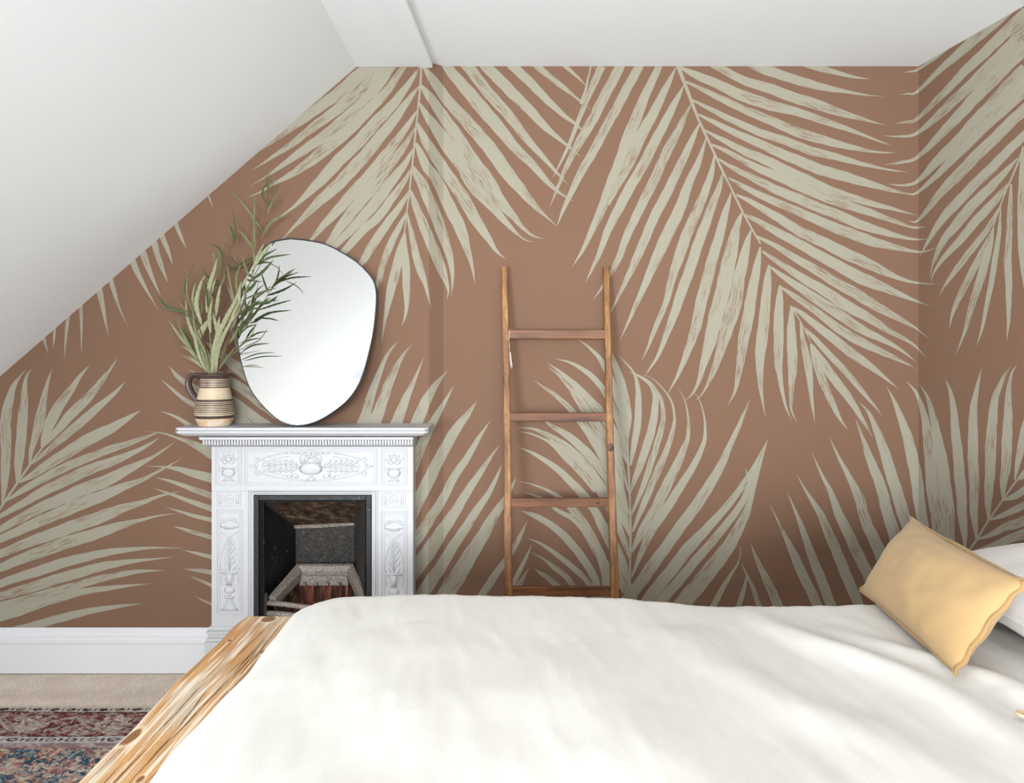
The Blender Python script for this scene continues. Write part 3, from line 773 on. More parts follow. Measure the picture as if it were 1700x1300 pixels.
# floor: plain base and the looped carpet pile on it
M_carpet = Mat('beige_loop_carpet', .95, .1)
def _carpet():
    m = M_carpet; v = m.coord()
    n = m.noise(v, 120, 3); n2 = m.noise(v, 9, 3)
    c = m.ramp(n, [(.3, lin(202, 188, 174)), (.55, lin(222, 209, 196)), (.75, lin(232, 220, 208))])
    m.base(m.mix(m.ramp(n2, [(.35, 0.), (.7, .35)]), c, lin(186, 168, 152)))
_carpet()
bm = bmesh.new(); box(bm, XS0-.1, 2.6, YR-.1, YA+.1, -.06, -.004)
floor = struct('floor', bm, M_carpet)
def pile():
    nx, ny = 420, 130
    X = np.linspace(XS0+.005, -.62, nx*2); Y = np.linspace(2.60, 2.995, ny)
    gx, gy = np.meshgrid(X, Y)
    lean = gx - .10*(gy-2.7) + .004*np.sin(gy*40)
    rib = .5+.5*np.cos(lean*2*PI/.0118)
    bead = .5+.5*np.cos((gy + .0022*np.sin(lean*40))*2*PI/.013)
    z = -.003 + .0075*rib**.8*(.8+.2*bead) + .0005*(fbm(gx*60, gy*60, 3)-.5)
    V = np.stack([gx.ravel(), gy.ravel(), z.ravel()], 1); n = nx*2
    Fc = [(j*n+i, j*n+i+1, (j+1)*n+i+1, (j+1)*n+i) for j in range(ny-1) for i in range(n-1)]
    o = pyobj('carpet_pile', V, Fc, M_carpet, floor, True); o['kind'] = 'stuff'
pile()

# skirting boards: profile swept along the walls
SK = [(0, 0), (.018, 0), (.018, .122), (.022, .126), (.022, .140), (.016, .147), (.016, .158), (.012, .166), (.010, .178), (.004, .186), (0, .186)]
def skirting(name, a, b, nrm):
    bm = bmesh.new(); nrm = Vector(nrm)
    prism(bm, [Vector(a) + nrm*d + Vector((0, 0, h)) for d, h in SK], Vector(b)-Vector(a))
    return struct(name, bm, M_skirting)
skirting('baseboard_back', (XS0+.0, YF, 0), (P(352, 0, 2.99).x, YF, 0), (0, -1, 0))
skirting('baseboard_alcove', (P(700, 0, YF).x, YA-.03, 0), (XCOR, YA-.001, 0), (0, -1, 0))
skirting('baseboard_left', (XS0, YR, 0), (XS0, YF-.02, 0), (1, 0, 0))
skirting('baseboard_right', (XCOR, YA-.02, 0), (RWX(YR), YR, 0), (-1, 0, 0))
# ------------------------------------------------------------------ fireplace
FY = 2.96                       # front face of the surround
FR = empty('fireplace', (0, 0, 0), 'white painted cast iron bedroom fireplace with moulded mantelshelf and black hearth opening', 'fireplace')
def fp(px, py, d=0.0): return P(px, py, FY) + Vector((0, -d, 0))
fx = lambda px: P(px, 0, FY).x
fz = lambda py: P(0, py, FY).z
TOPZ = 1.045

# mantelshelf: moulded profile along three sides
SX0, SX1, SYF = -1.325, -.330, 2.835
prof = [(0, TOPZ), (.0, TOPZ-.008), (-.006, TOPZ-.011), (.001, TOPZ-.014), (.001, TOPZ-.019), (-.008, TOPZ-.027), (-.020, TOPZ-.033), (-.034, TOPZ-.036)]
bm = bmesh.new(); rings = []
for d, z in prof:
    e = 0.012
    rings.append([bm.verts.new(v) for v in ((SX0-d, YF-.001, z), (SX0-d, SYF-d+e, z), (SX0-d+e, SYF-d, z), (SX1+d-e, SYF-d, z), (SX1+d, SYF-d+e, z), (SX1+d, YF-.001, z))])
for a, b in zip(rings, rings[1:]):
    for i in range(5): bm.faces.new([a[i], a[i+1], b[i+1], b[i]])
bm.faces.new(rings[0]); bm.faces.new(rings[-1][::-1])
obj('mantelshelf', bm, M_white, FR)

# cove with reeding under the shelf
bm = bmesh.new()
cp = [(.085, fz(722)), (.085, fz(726)), (.055, fz(728.5)), (.050, fz(734)), (.040, fz(737)), (.012, fz(740.5)), (0.0, fz(742))]
rings = [[bm.verts.new(v) for v in ((fx(350)-d*.13, YF-.002, z), (fx(350)-d*.13, FY-d, z), (fx(686)+d*.13, FY-d, z), (fx(686)+d*.13, YF-.002, z))] for d, z in cp]
for a, b in zip(rings, rings[1:]):
    for i in range(3): bm.faces.new([a[i], a[i+1], b[i+1], b[i]])
bm.faces.new(rings[0]); bm.faces.new(rings[-1][::-1])
cove = obj('cove_moulding', bm, M_white, FR)
bm = bmesh.new()
n = 74; xl, xr = fx(347), fx(689)
for i in range(n):
    c = xl + (xr-xl)*(i+.5)/n
    box(bm, c-.0035, c+.0035, FY-.066, FY-.048, fz(735), fz(727))
obj('reeding', bm, M_white, cove)['kind'] = 'stuff'

def plate(x0, x1, y0, y1, name, parent=FR):
    """flat casting between print positions, from the wall to the front face"""
    bm = bmesh.new(); box(bm, fx(x0), fx(x1), FY, YF-.002, fz(y1), fz(y0), .002)
    return obj(name, bm, M_white, parent)
frieze = plate(351, 686, 741, 815.5, 'frieze')
zbot = 590 + (EYE-.10)/FY*F
jl = plate(351, 421, 815.5, zbot, 'jamb'); jr = plate(617, 686, 815.5, zbot, 'jamb')
# plinth blocks at the foot of the jambs
for (a, b) in ((347, 424), (614, 690)):
    bm = bmesh.new()
    for d, z0, z1 in ((.030, 0, .165), (.022, .165, .178), (.014, .178, .196), (.022, .196, .206), (.008, .206, .222)):
        box(bm, fx(a)-d*.4+.006, fx(b)+d*.4-.006, FY-d, YF-.002, z0, z1, .002)
    obj('plinth', bm, M_white, FR)

def frame(x0, y0, x1, y1, parent, w=2.2, d=.0035, name='panel_frame', step=2):
    bm = bmesh.new()
    for k in range(step):
        e = k*w*1.9
        for a in ((x0+e, y0+e, x1-e, y0+e+w), (x0+e, y1-e-w, x1-e, y1-e), (x0+e, y0+e+w, x0+e+w, y1-e-w), (x1-e-w, y0+e+w, x1-e, y1-e-w)):
            box(bm, fx(a[0]), fx(a[2]), FY-d*(1-.35*k), FY+.002, fz(a[3]), fz(a[1]), .0012, 1)
    return obj(name, bm, M_white, parent)
frame(405, 744, 626, 806, frieze)
frame(357, 744, 401, 805, jl); frame(632, 744, 676, 806, jr)
frame(360, 817, 400, 841, jl, 1.2, .002, 'panel_frame', 1); frame(633, 818, 674, 842, jr, 1.2, .002, 'panel_frame', 1)
frame(359, 845, 403, 1020, jl); frame(632, 848, 676, 1020, jr)

# low relief ornaments --------------------------------------------------------
PXM = FY/F
class Relief:
    def __init__(s, cx=0, mir=1): s.bm = bmesh.new(); s.cx = cx
    def e(s, x, y, rx, ry, rot=0, d=.004):
        ellipsoid(s.bm, fp(x, y), (rx*PXM, d, ry*PXM), math.radians(rot), 8, 6)
    def t(s, pts, r=1.1, closed=False, d=.0005):
        tube(s.bm, [fp(x, y, d) for x, y in pts], r*PXM, 5, closed)
    def ring(s, x, y, rx, ry=None, r=1.0):
        ry = ry or rx
        s.t([(x+rx*math.cos(a), y+ry*math.sin(a)) for a in np.linspace(0, 2*PI, 15)[:-1]], r, True)
    def solid(s, pts, d=.003):
        prism(s.bm, [fp(x, y, d) for x, y in pts], (0, d+.001, 0))
    def put(s, parent): return obj('relief_ornament', s.bm, M_white, parent, True)

r = Relief(); cx, cy = 516, 773
half = [math.radians(a) for a in range(24, 157, 7)]
for sg in (1, -1):
    r.t([(cx+93*math.cos(a), cy+1+24*sg*math.sin(a)) for a in np.linspace(.42, PI-.42, 25)], 1.3) if sg == 1 else \
    r.t([(cx+93*math.cos(a), cy+1-24*math.sin(a)) for a in list(np.linspace(.05, 1.15, 12))], 1.3)
r.t([(cx+93*math.cos(a), cy+1-24*math.sin(a)) for a in np.linspace(PI-1.15, PI-.05, 12)], 1.3)
for s in (1, -1):
    r.t([(cx+s*93*math.cos(a), cy+1+24*math.sin(a)) for a in np.linspace(-.05, .45, 6)], 1.3)
    r.t([(cx+s*81*math.cos(a), cy+1+18*math.sin(a)) for a in np.linspace(-1.1, 1.1, 18)], .9)
    for yy in (-11, 0, 11): r.ring(cx+s*(93-abs(yy)*.4), cy+1+yy, 4, 4, 1)
    r.e(cx+s*101, cy+1, 2, 2)
    r.e(cx+s*90, cy+14, 2.6, 2.6); r.e(cx+s*90, cy-12, 2.6, 2.6)
    # leaf spray either side of the urn
    for k, x in enumerate(range(24, 74, 9)):
        for up in (1, -1):
            r.e(cx+s*(x+4), cy+1+up*(6-.04*k), 7.5, 2.6, s*up*(34), .0045)
    r.t([(cx+s*20, cy+2), (cx+s*50, cy), (cx+s*78, cy+1)], .9)
    r.e(cx+s*26, cy+17, 6, 4, s*-20); r.e(cx+s*36, cy+18, 5, 3)
    r.solid([(cx+s*18, cy-23), (cx+s*33, cy-23), (cx+s*33, cy-20), (cx+s*18, cy-19)], .002)
for k in range(13):
    a = PI*k/12; r.e(cx+(13-(k%3)*3)*math.cos(a), cy-8-(15-(k%3)*4)*math.sin(a), 3.4, 3.0, k*29, .005)
r.t([(cx+18*math.cos(a), cy-9-17*math.sin(a)) for a in np.linspace(0, PI, 14)], 1)
r.solid([(cx-18, cy-7), (cx+18, cy-7), (cx+16, cy-4), (cx-16, cy-4)], .006)
r.e(cx, cy+5, 20, 11, 0, .008); r.solid([(cx-17, cy-4), (cx+17, cy-4), (cx+14, cy+3), (cx-14, cy+3)], .005)
r.e(cx, cy+17, 3, 3, 0, .006); r.solid([(cx-9, cy+25), (cx+9, cy+25), (cx+6, cy+21), (cx+2, cy+18), (cx-2, cy+18), (cx-6, cy+21)], .004)
r.put(frieze)

def corner_urn(cx, cy, parent, flip):
    r = Relief()
    for k in range(11):
        a = PI*k/10; R = 9 + 4*(k % 2)
        r.e(cx+R*math.cos(a), cy-8-.95*R*math.sin(a), 3.2, 1.9, -math.degrees(a), .0035)
    r.e(cx, cy-11, 5, 4); r.e(cx-5, cy-6, 4, 3); r.e(cx+5, cy-6, 4, 3)
    r.solid([(cx-12, cy+2), (cx+12, cy+2), (cx+10, cy+5), (cx-10, cy+5)], .004)
    r.e(cx, cy+11, 11, 8, 0, .005)
    for s in (1, -1): r.ring(cx+s*12, cy+5, 3.2, 3.6, .9)
    r.solid([(cx-10, cy+24), (cx+10, cy+24), (cx+6, cy+21), (cx+2, cy+18), (cx-2, cy+18), (cx-6, cy+21)], .003)
    r.put(parent)
corner_urn(379, 774, jl, 1); corner_urn(654, 775, jr, -1)

def rosette(cx, cy, parent):
    r = Relief(); r.ring(cx, cy, 7.5, 7.5, .7); r.e(cx, cy, 3.5, 3.5, 0, .002)
    for s in (1, -1):
        r.t([(cx+s*12.5, cy-8), (cx+s*12.5, cy+8)], .7); r.t([(cx+s*16, cy-8), (cx+s*16, cy+8)], .7)
    r.put(parent)
rosette(380, 829, jl); rosette(653.5, 830, jr)

def pilaster(cx, dy, parent):
    r = Relief(); Y = lambda y: y+dy
    for k in range(-4, 5):
        r.e(cx+k*3.6, Y(864-2.2*math.cos(k*.8)), 2.8, 2.3, k*25, .004)
    for s in (1, -1): r.t([(cx+s*8, Y(861)), (cx+s*14, Y(863)), (cx+s*16, Y(868)), (cx+s*14, Y(876))], .8)
    r.solid([(cx-13, Y(874)), (cx+13, Y(874)), (cx+8, Y(878)), (cx-8, Y(878))], .005)
    for s in (1, -1):
        r.t([(cx-s*14, Y(883)), (cx-s*6, Y(888)), (cx+s*4, Y(897)), (cx+s*11, Y(912)), (cx+s*15, Y(930)), (cx+s*16, Y(944))], 1.1)
        for k in range(5):
            r.e(cx+s*(4.5+k*.9), Y(903+k*10), 2.2, 6.2, s*28, .005)
            r.e(cx+s*(2.6), Y(898+k*10), 1.4, 6.0, s*10, .004)
        r.solid([(cx+s*12, Y(943)), (cx+s*18, Y(943)), (cx+s*18, Y(946)), (cx+s*12, Y(946))], .003)
        r.ring(cx+s*10.5, Y(959), 4, 5, 1.2); r.ring(cx+s*9.5, Y(967), 5, 4, 1.2)
    r.t([(cx, Y(893)), (cx, Y(948))], 1.2)
    r.solid([(cx-14, Y(949)), (cx+14, Y(949)), (cx+14, Y(952)), (cx-14, Y(952))], .0055)
    r.solid([(cx-6, Y(952)), (cx+6, Y(952)), (cx+4, Y(972)), (cx-4, Y(972))], .004)
    r.e(cx, Y(980), 9, 5.5, 0, .006); r.e(cx, Y(987), 3, 3, 0, .005)
    r.solid([(cx-8, Y(990)), (cx+8, Y(990)), (cx+6, Y(994)), (cx-6, Y(994))], .005)
    r.solid([(cx-6, Y(997)), (cx+6, Y(997)), (cx+10, Y(1008)), (cx+15, Y(1013)), (cx-15, Y(1013)), (cx-10, Y(1008))], .004)
    r.put(parent)
pilaster(381, 0, jl); pilaster(654, 3, jr)

# white moulding round the opening, three reeds
bm = bmesh.new()
for k, (o, d) in enumerate(((0, .004), (3.6, .006), (7.2, .002))):
    w = 2.8
    a0, a1, t = 410+o, 627.5-o, 813+o*.85
    box(bm, fx(a0), fx(a0+w), FY-d, FY+.003, .0, fz(t), .0015, 1)
    box(bm, fx(a1-w), fx(a1), FY-d, FY+.003, .0, fz(t), .0015, 1)
    box(bm, fx(a0+w), fx(a1-w), FY-d, FY+.003, fz(t+w*.85), fz(t), .0015, 1)
obj('opening_moulding', bm, M_white, FR)

# black inner frame, stepped
bm = bmesh.new()
for o, w, y0, y1 in ((0, 8.5, FY-.004, FY+.03), (8.5, 2.0, FY+.012, FY+.035), (10.5, 1.2, FY+.006, FY+.035), (11.7, 2.0, FY+.018, FY+.04)):
    a0, a1, t = 421.5+o, 616.5-o, 822+o
    box(bm, fx(a0), fx(a0+w), y0, y1, .0, fz(t), .0015, 1)
    box(bm, fx(a1-w), fx(a1), y0, y1, .0, fz(t), .0015, 1)
    box(bm, fx(a0+w), fx(a1-w), y0, y1, fz(t+w), fz(t), .0015, 1)
obj('inner_frame', bm, M_iron, FR)

# fire chamber: splayed cheeks, ribbed back, sooty throat
YI, YB = FY+.036, 3.26
c0, c1 = P(432, 836, YI), P(606, 836, YI)
b0, b1 = P(491, 873, YB), P(588, 869, YB)
fl = lambda v: Vector((v.x, v.y, .02))
def slab(name, pts, mat, off=(0, 0, 0), parent=FR, d=.01):
    pts = [Vector(p) for p in pts]
    n = (pts[1]-pts[0]).cross(pts[2]-pts[0]).normalized()
    if n.y < 0 or (abs(n.y) < .1 and n.z < 0): n = -n
    bm = bmesh.new(); prism(bm, pts, n*d)
    return obj(name, bm, mat, parent)
slab('cheek', [c0, b0, fl(b0), fl(c0)], M_iron, d=.008)
slab('cheek', [c1, b1, fl(b1), fl(c1)], M_iron_dull, d=.008)
slab('back_plate', [b0, b1, fl(b1), fl(b0)], M_iron_dull)
tz = P(0, 832, YI).z
slab('throat', [P(446, 833, YI), P(606, 833, YI), P(586, 868, YB-.02), P(491, 872, YB-.02)], M_soot)
slab('cheek', [P(432, 834, YI), P(448, 831, YI-.001), P(492, 873, YB-.018), P(490, 875, YB)], M_iron_dull, d=.006)
slab('cheek', [P(607, 834, YI), P(598, 831, YI-.001), P(585, 869, YB-.018), P(589, 871, YB)], M_iron_dull, d=.006)
bm = bmesh.new()
box(bm, fx(425), fx(613), YF+.002, YB+.06, fz(826), fz(822)+.02)
box(bm, fx(425)-.02, fx(425), YF+.002, YB+.06, 0, fz(822)+.02); box(bm, fx(613), fx(613)+.02, YF+.002, YB+.06, 0, fz(822)+.02)
box(bm, fx(425)-.02, fx(613)+.02, YB+.04, YB+.06, 0, fz(822)+.02)
obj('flue_casing', bm, M_iron, FR)
bm = bmesh.new()
tube(bm, [P(489, 874, YB-.015), P(520, 873.5, YB-.015), P(560, 871, YB-.015), P(589, 869, YB-.015)], .010, 6)
obj('throat_lip', bm, M_grate, FR)
slab('hearth_floor', [fl(c0), fl(c1), fl(b1), fl(b0)], M_iron)

# raised hexagonal rim of the grate
outer = [P(446, 990, YI+.01), P(493, 936, 3.215), P(586, 936, 3.215), P(612, 992, YI+.01)]
inner = [P(458, 993, YI+.012), P(501, 948.5, 3.195), P(577, 948.5, 3.195), P(600, 995, YI+.012)]
bm = bmesh.new()
up = [bm.verts.new(v) for v in outer]; dn = [bm.verts.new(v) for v in inner]
md = [bm.verts.new(v.lerp(w, .45) + Vector((0, -.004, .006))) for v, w in zip(outer, inner)]
lo = [bm.verts.new(v + Vector((0, .004, -.035))) for v in inner]
lo2 = [bm.verts.new(v + Vector((0, .004, -.035))) for v in outer]
for A, B in ((up, md), (md, dn), (dn, lo), (lo, lo2), (lo2, up)):
    for i in range(3): bm.faces.new([A[i], A[i+1], B[i+1], B[i]])
for i in (0, 3):
    bm.faces.new([up[i], md[i], dn[i], lo[i], lo2[i]])
obj('grate_rim', bm, M_grate, FR)
# lower fire-back with its cap and four studs
slab('fire_lining', [P(456, 985, 3.05), P(503, 950, 3.215), P(503, 1060, 3.215), P(456, 1100, 3.05)], M_soot, d=.006)
slab('fire_lining', [P(600, 990, 3.05), P(577, 950, 3.215), P(577, 1060, 3.215), P(600, 1100, 3.05)], M_soot, d=.006)
YK = 3.19
bm = bmesh.new()
prism(bm, [P(x, y, YK) for x, y in ((497, 966), (499, 959), (503, 956), (572, 956), (576, 959), (578, 966), (578, 972), (497, 972))], (0, .02, 0))
back = obj('fire_back', bm, M_grate, FR)
bm = bmesh.new(); prism(bm, [P(x, y, YK+.004) for x, y in ((497, 972), (578, 972), (578, 1100), (497, 1100))], (0, .016, 0))
obj('fire_brick', bm, M_brick, back)
for x in (505.5, 525, 543.5, 562.5):
    bm = bmesh.new(); ellipsoid(bm, P(x, 969.5, YK-.010), (.0085, .014, .0085), 0, 10, 8); obj('stud', bm, M_grate, back, True)
# front bars and left upright
for (ya, yb, rr) in ((1001, 1011, .011), (1018, 1026, .012), (1040, 1046, .010), (1062, 1066, .010)):
    bm = bmesh.new()
    tube(bm, [P(444, ya, YI+.004), P(470, ya+2, YI-.012), P(530, yb, YI-.02), P(580, yb, YI-.016), P(608, ya, YI+.004)], rr, 8)
    obj('grate_bar', bm, M_grate, FR, True)
bm = bmesh.new()
tube(bm, [P(441, 984, YI), P(441, 993, YI), P(440, 1006, YI), P(440, 1018, YI), P(440, 1050, YI), P(440, 1100, YI)], [.008, .013, .009, .012, .010, .012], 8)
obj('grate_post', bm, M_iron_dull, FR, True)
# ------------------------------------------------------------------ mirror leaning on the shelf
MIR = empty('mirror', (0, 0, 0), 'large pebble shaped mirror in a thin black frame leaning on the mantelshelf', 'mirror')
mb = Vector((0, 2.885, TOPZ)); mt = Vector((0, YF-.012, 1.817)); mdir = (mt-mb).normalized(); mnor = Vector((0, -mdir.z, mdir.y))
def onm(px, py, off=0):
    d = Vector(((px-HX)/F, 1, (HY-py)/F)); o = Vector((0, 0, EYE))
    t = (mb-o).dot(mnor)/d.dot(mnor)
    return o + d*t + mnor*off
mo = [(484,397),(513,400),(541,406),(569,420),(594,436),(611,452.5),(621,466),(625.5,482),(626,503),(622,545),(615,581),(601,629),(580,663),(551,687),(523,702),(495,707.5),(467,701),(439,677),(417,648),(404,612),(396,571),(397,525),(404.5,482),(419,441),(445,408),(463,400)]
mo = catmull(mo + [mo[0]], 9)[:-1]
N = len(mo)
rim = [onm(x, y) for x, y in mo]
low = min(v.z for v in rim)
cen = sum(rim, Vector())/N
bm = bmesh.new()
f = bm.faces.new([bm.verts.new(cen+(v-cen)*.988+mnor*.0105) for v in rim])
obj('mirror_glass', bm, M_mirror, MIR, recalc=False)
if MIR.children[0].data.polygons[0].normal.dot(mnor) < 0: MIR.children[0].data.flip_normals()
bm = bmesh.new()
sec = [(1.0, -.008), (1.0, .013), (.9905, .013), (.9865, .010), (.9865, -.008)]
rings = [[bm.verts.new(cen+(v-cen)*s+mnor*o) for s, o in sec] for v in rim]
for i in range(N):
    a, b = rings[i], rings[(i+1) % N]
    for k in range(5): bm.faces.new([a[k], a[(k+1) % 5], b[(k+1) % 5], b[k]])
obj('mirror_frame', bm, M_black, MIR)
bm = bmesh.new(); prism(bm, [cen+(v-cen)*.985-mnor*.006 for v in rim], mnor*.012)
obj('backing_board', bm, M_back, MIR)

# ------------------------------------------------------------------ striped jug
JY = 2.93; js = F/JY
JUG = empty('jug', (0, 0, 0), 'striped brown and cream stoneware jug with a loop handle holding leafy branches', 'jug')
jc = Vector(((356.5-HX)/js, JY, TOPZ))
M_cream = Mat('cream_glaze', .5)
_v = M_cream.coord(); M_cream.base(M_cream.mix(M_cream.noise(_v, 30, 4), lin(180, 156, 120), lin(204, 190, 168))); M_cream.bump(M_cream.noise(_v, 120, 3), .2, .001)
M_dkglaze = Mat('dark_brown_glaze', .4)
M_dkglaze.base(M_dkglaze.mix(M_dkglaze.noise(M_dkglaze.coord(), 60, 4), lin(46, 34, 32), lin(84, 66, 58)))
M_terra = Mat('bare_clay', .7)
M_terra.base(M_terra.ramp(M_terra.noise(M_terra.coord(), 26, 4), [(.35, lin(190, 154, 118)), (.5, lin(200, 176, 150)), (.65, lin(204, 190, 178))]))
# profile in print units above the shelf line (y 708 -> 622)
jp = [(0,708),(24,708),(26,706),(27.5,702),(29.5,697),(31.0,692),(31.8,687),(31.9,682),(31.2,676),(30.0,670),(28.2,664),(26.4,657),(24.8,650),(23.4,643),(22.8,637),(22.6,632),(23.4,628),(25.2,625),(25.8,622.5),(25.0,621.5),(23.2,622.5),(21.6,626),(20.8,634),(21.5,645),(22,650),(0,652)]
def dense(p):
    out = []
    for a, b in zip(p, p[1:]):
        k = max(1, int(math.hypot(b[0]-a[0], b[1]-a[1])/.55))
        out += [(a[0]+(b[0]-a[0])*i/k, a[1]+(b[1]-a[1])*i/k) for i in range(k)]
    return out + [p[-1]]
jd = dense(jp)
dark = [(620, 630.4), (631.4, 633.0), (634.0, 635.7), (636.7, 638.4), (639.4, 641.0), (642.2, 644.8), (663.2, 667.2), (668.4, 670.2), (671.2, 673.0), (674.2, 676.0), (677.2, 679.0), (680.2, 682.0), (683.2, 684.9), (686.4, 687.6), (690.0, 694.6)]
def jm(i):
    y = (jd[i][1]+jd[i+1][1])/2
    inner = i > len(jd)*.62 and jd[i][0] < 23.3 and y < 655 and i > next(k for k, p in enumerate(jd) if p[1] < 622)
    if inner: return 1
    if any(a <= y <= b for a, b in dark): return 1
    return 2 if y > 694.4 else 0
bm = bmesh.new()
rings = lathe(bm, [(r/js, (708-y)/js) for r, y in jd], jc, 40, jm)
for rr, (r0, y0) in zip(rings, jd):      # thumb-pressed lip
    if y0 < 628:
        for v in rr:
            d = v.co - jc
            if d.x > 0: v.co.x += .006*(d.x/.06)**3*(628-y0)/6
obj('jug_body', bm, [M_cream, M_dkglaze, M_terra], JUG, True)
bm = bmesh.new()
hp_ = [(334,627),(328,623.5),(321,623),(315.5,627),(313,634),(313.4,641),(316.5,649),(321,656),(326,662),(330,668)]
hp_ = catmull(hp_, 2)
tube(bm, [P(x, y, JY) for x, y in hp_], [ (3.4 if i < 4 else 2.9)/js for i in range(len(hp_))], 8, flat=2.0)
for f in bm.faces:
    c = f.calc_center_median(); 
    if f.normal.dot(c - P(326, 643, JY)) < 0: f.material_index = 1
obj('handle', bm, [M_dkglaze, M_terra], JUG, True)

# ------------------------------------------------------------------ cut branches in the jug
def leafmat(name, c0, c1):
    m = Mat(name, .5, .3); v = m.coord()
    m.base(m.mix(m.noise(v, 60, 3), lin(*c0), lin(*c1)))
    m.b.inputs['Subsurface Weight'].default_value = 0
    return m
M_pale = leafmat('pale_sage_leaf', (104, 108, 74), (160, 160, 128))
M_mid = leafmat('olive_leaf', (72, 78, 44), (116, 118, 78))
M_dark = leafmat('dark_green_leaf', (40, 52, 22), (74, 86, 46))
M_stem = Mat('reddish_stem', .6); M_stem.base(lin(92, 54, 46))
M_gstem = Mat('green_stem', .6); M_gstem.base(lin(120, 122, 74))
rl = random.Random(11)
CS = 2.826
def cp3(cx, cy, Y): return P(240+cx/CS, 270+cy/CS, Y)
def leaf_mesh(stations, w, ya, yb, serr):
    """narrow toothed leaf along print stations; depth runs ya -> yb"""
    st = catmull([(a, b, 0) for a, b in stations], 12 if w > 9 else 16)
    n = len(st); d = np.gradient(st[:, :2], axis=0); L = np.hypot(d[:, 0], d[:, 1])+1e-9
    tw = rl.uniform(-.5, .5)
    V, Fc = [], []
    for i in range(n):
        t = i/(n-1); Y = ya+(yb-ya)*t
        hw = w*(.40 if w > 15 else .46)*(math.sin(PI*min(1, t**.8*.96+.04))**.7)*(1.0) + .35
        if serr and i % 2: hw *= .80
        nx, ny = -d[i, 1]/L[i], d[i, 0]/L[i]
        c = cp3(st[i, 0], st[i, 1], Y)
        dv = Vector((nx, 0, -ny))*hw/CS/F*Y
        fold = hw/CS/F*Y
        ang = tw*(t-.3)
        dv = dv*math.cos(ang) + Vector((0, 1, 0))*fold*math.sin(ang)
        V += [c-dv+Vector((0, -.35*fold, 0)), c, c+dv+Vector((0, -.35*fold, 0))]
        if i:
            k = 3*i; Fc += [(k-3, k-2, k+1, k), (k-2, k-1, k+2, k+1)]
    return V, Fc
BR = []
def branch(label, stem, leaves, y0=0.0, y1=0.0, red=True):
    root = empty('leafy_branch', (0, 0, 0), label, 'branch', 'cut branches standing in the jug')
    st = catmull([(a, b, 0) for a, b in stem], 22); n = len(st)
    Ys = [JY+y0*.15+(y1-y0*.15)*(i/(n-1)) for i in range(n)]
    pts = [cp3(a[0], a[1], y) for a, y in zip(st, Ys)]
    pts = [pts[0] + Vector((0, 0, -.07))] + pts
    bm = bmesh.new(); tube(bm, pts, [.0022-.0015*i/len(pts) for i in range(len(pts))], 6)
    obj('stem', bm, M_stem if red else M_gstem, root, True)
    for lf in leaves:
        *pt, w, kind = lf
        # depth at the stem point nearest to the leaf's base
        j = min(range(n), key=lambda i: (st[i, 0]-pt[0][0])**2+(st[i, 1]-pt[0][1])**2)
        ya = Ys[j] + rl.uniform(-.004, .004); yb = min(ya + rl.uniform(-.045, .03), YF-.02)
        if pt[-1][0] > 440 and pt[-1][1] > 380: yb = min(yb, 2.885)
        V, Fc = leaf_mesh(pt, w, ya, yb, w > 9)
        pyobj('leaf', V, Fc, {'p': M_pale, 'm': M_mid, 'd': M_dark}[kind], root, True)
    return root
branch('tallest reddish branch with sparse thin leaves rising past the top of the mirror',
 [(330,990),(350,860),(400,700),(455,570),(500,470),(530,390),(555,300),(575,190),(585,110),(576,60)],
 [[(520,420),(515,300),(517,150),10,'m'],[(545,310),(505,250),(460,190),(395,125),13,'m'],[(575,240),(598,190),(608,150),7,'m'],
  [(574,200),(553,155),(560,115),(578,98),11,'d'],[(586,130),(583,75),(581,20),7,'m'],[(553,345),(600,275),(670,242),12,'m'],[(580,210),(628,150),(642,98),4,'m'],
  [(578,205),(596,180),(606,176),10,'d'],[(583,150),(570,80),(568,60),6,'d'],[(506,400),(470,345),(430,310),12,'m'],[(545,340),(528,290),(520,270),8,'d'],
  [(590,110),(604,95),(600,60),4,'m'],[(515,440),(445,480),(365,525),9,'d'],[(480,520),(440,480),(408,418),5,'m']], 0, .045)
branch('slender branch left of the tallest one with dark drooping leaves near its top',
 [(320,990),(325,850),(330,700),(350,550),(385,460),(415,370),(422,290),(412,220)],
 [[(416,400),(427,330),(415,225),12,'d'],[(420,360),(411,320),(400,290),7,'d'],[(372,490),(362,420),(330,388),(300,382),10,'d'],[(360,555),(352,470),(346,420),(322,385),7,'m'],
  [(395,440),(430,470),(448,500),5,'d'],[(350,560),(300,540),(272,500),9,'d'],[(352,530),(330,480),(320,440),8,'m'],[(424,330),(380,350),(362,420),4,'m'],
  [(335,640),(300,590),(255,530),11,'d'],[(380,470),(420,500),(478,490),8,'d'],[(345,600),(375,540),(368,500),9,'m'],[(330,700),(350,600),(355,575),16,'p']], .01, .03)
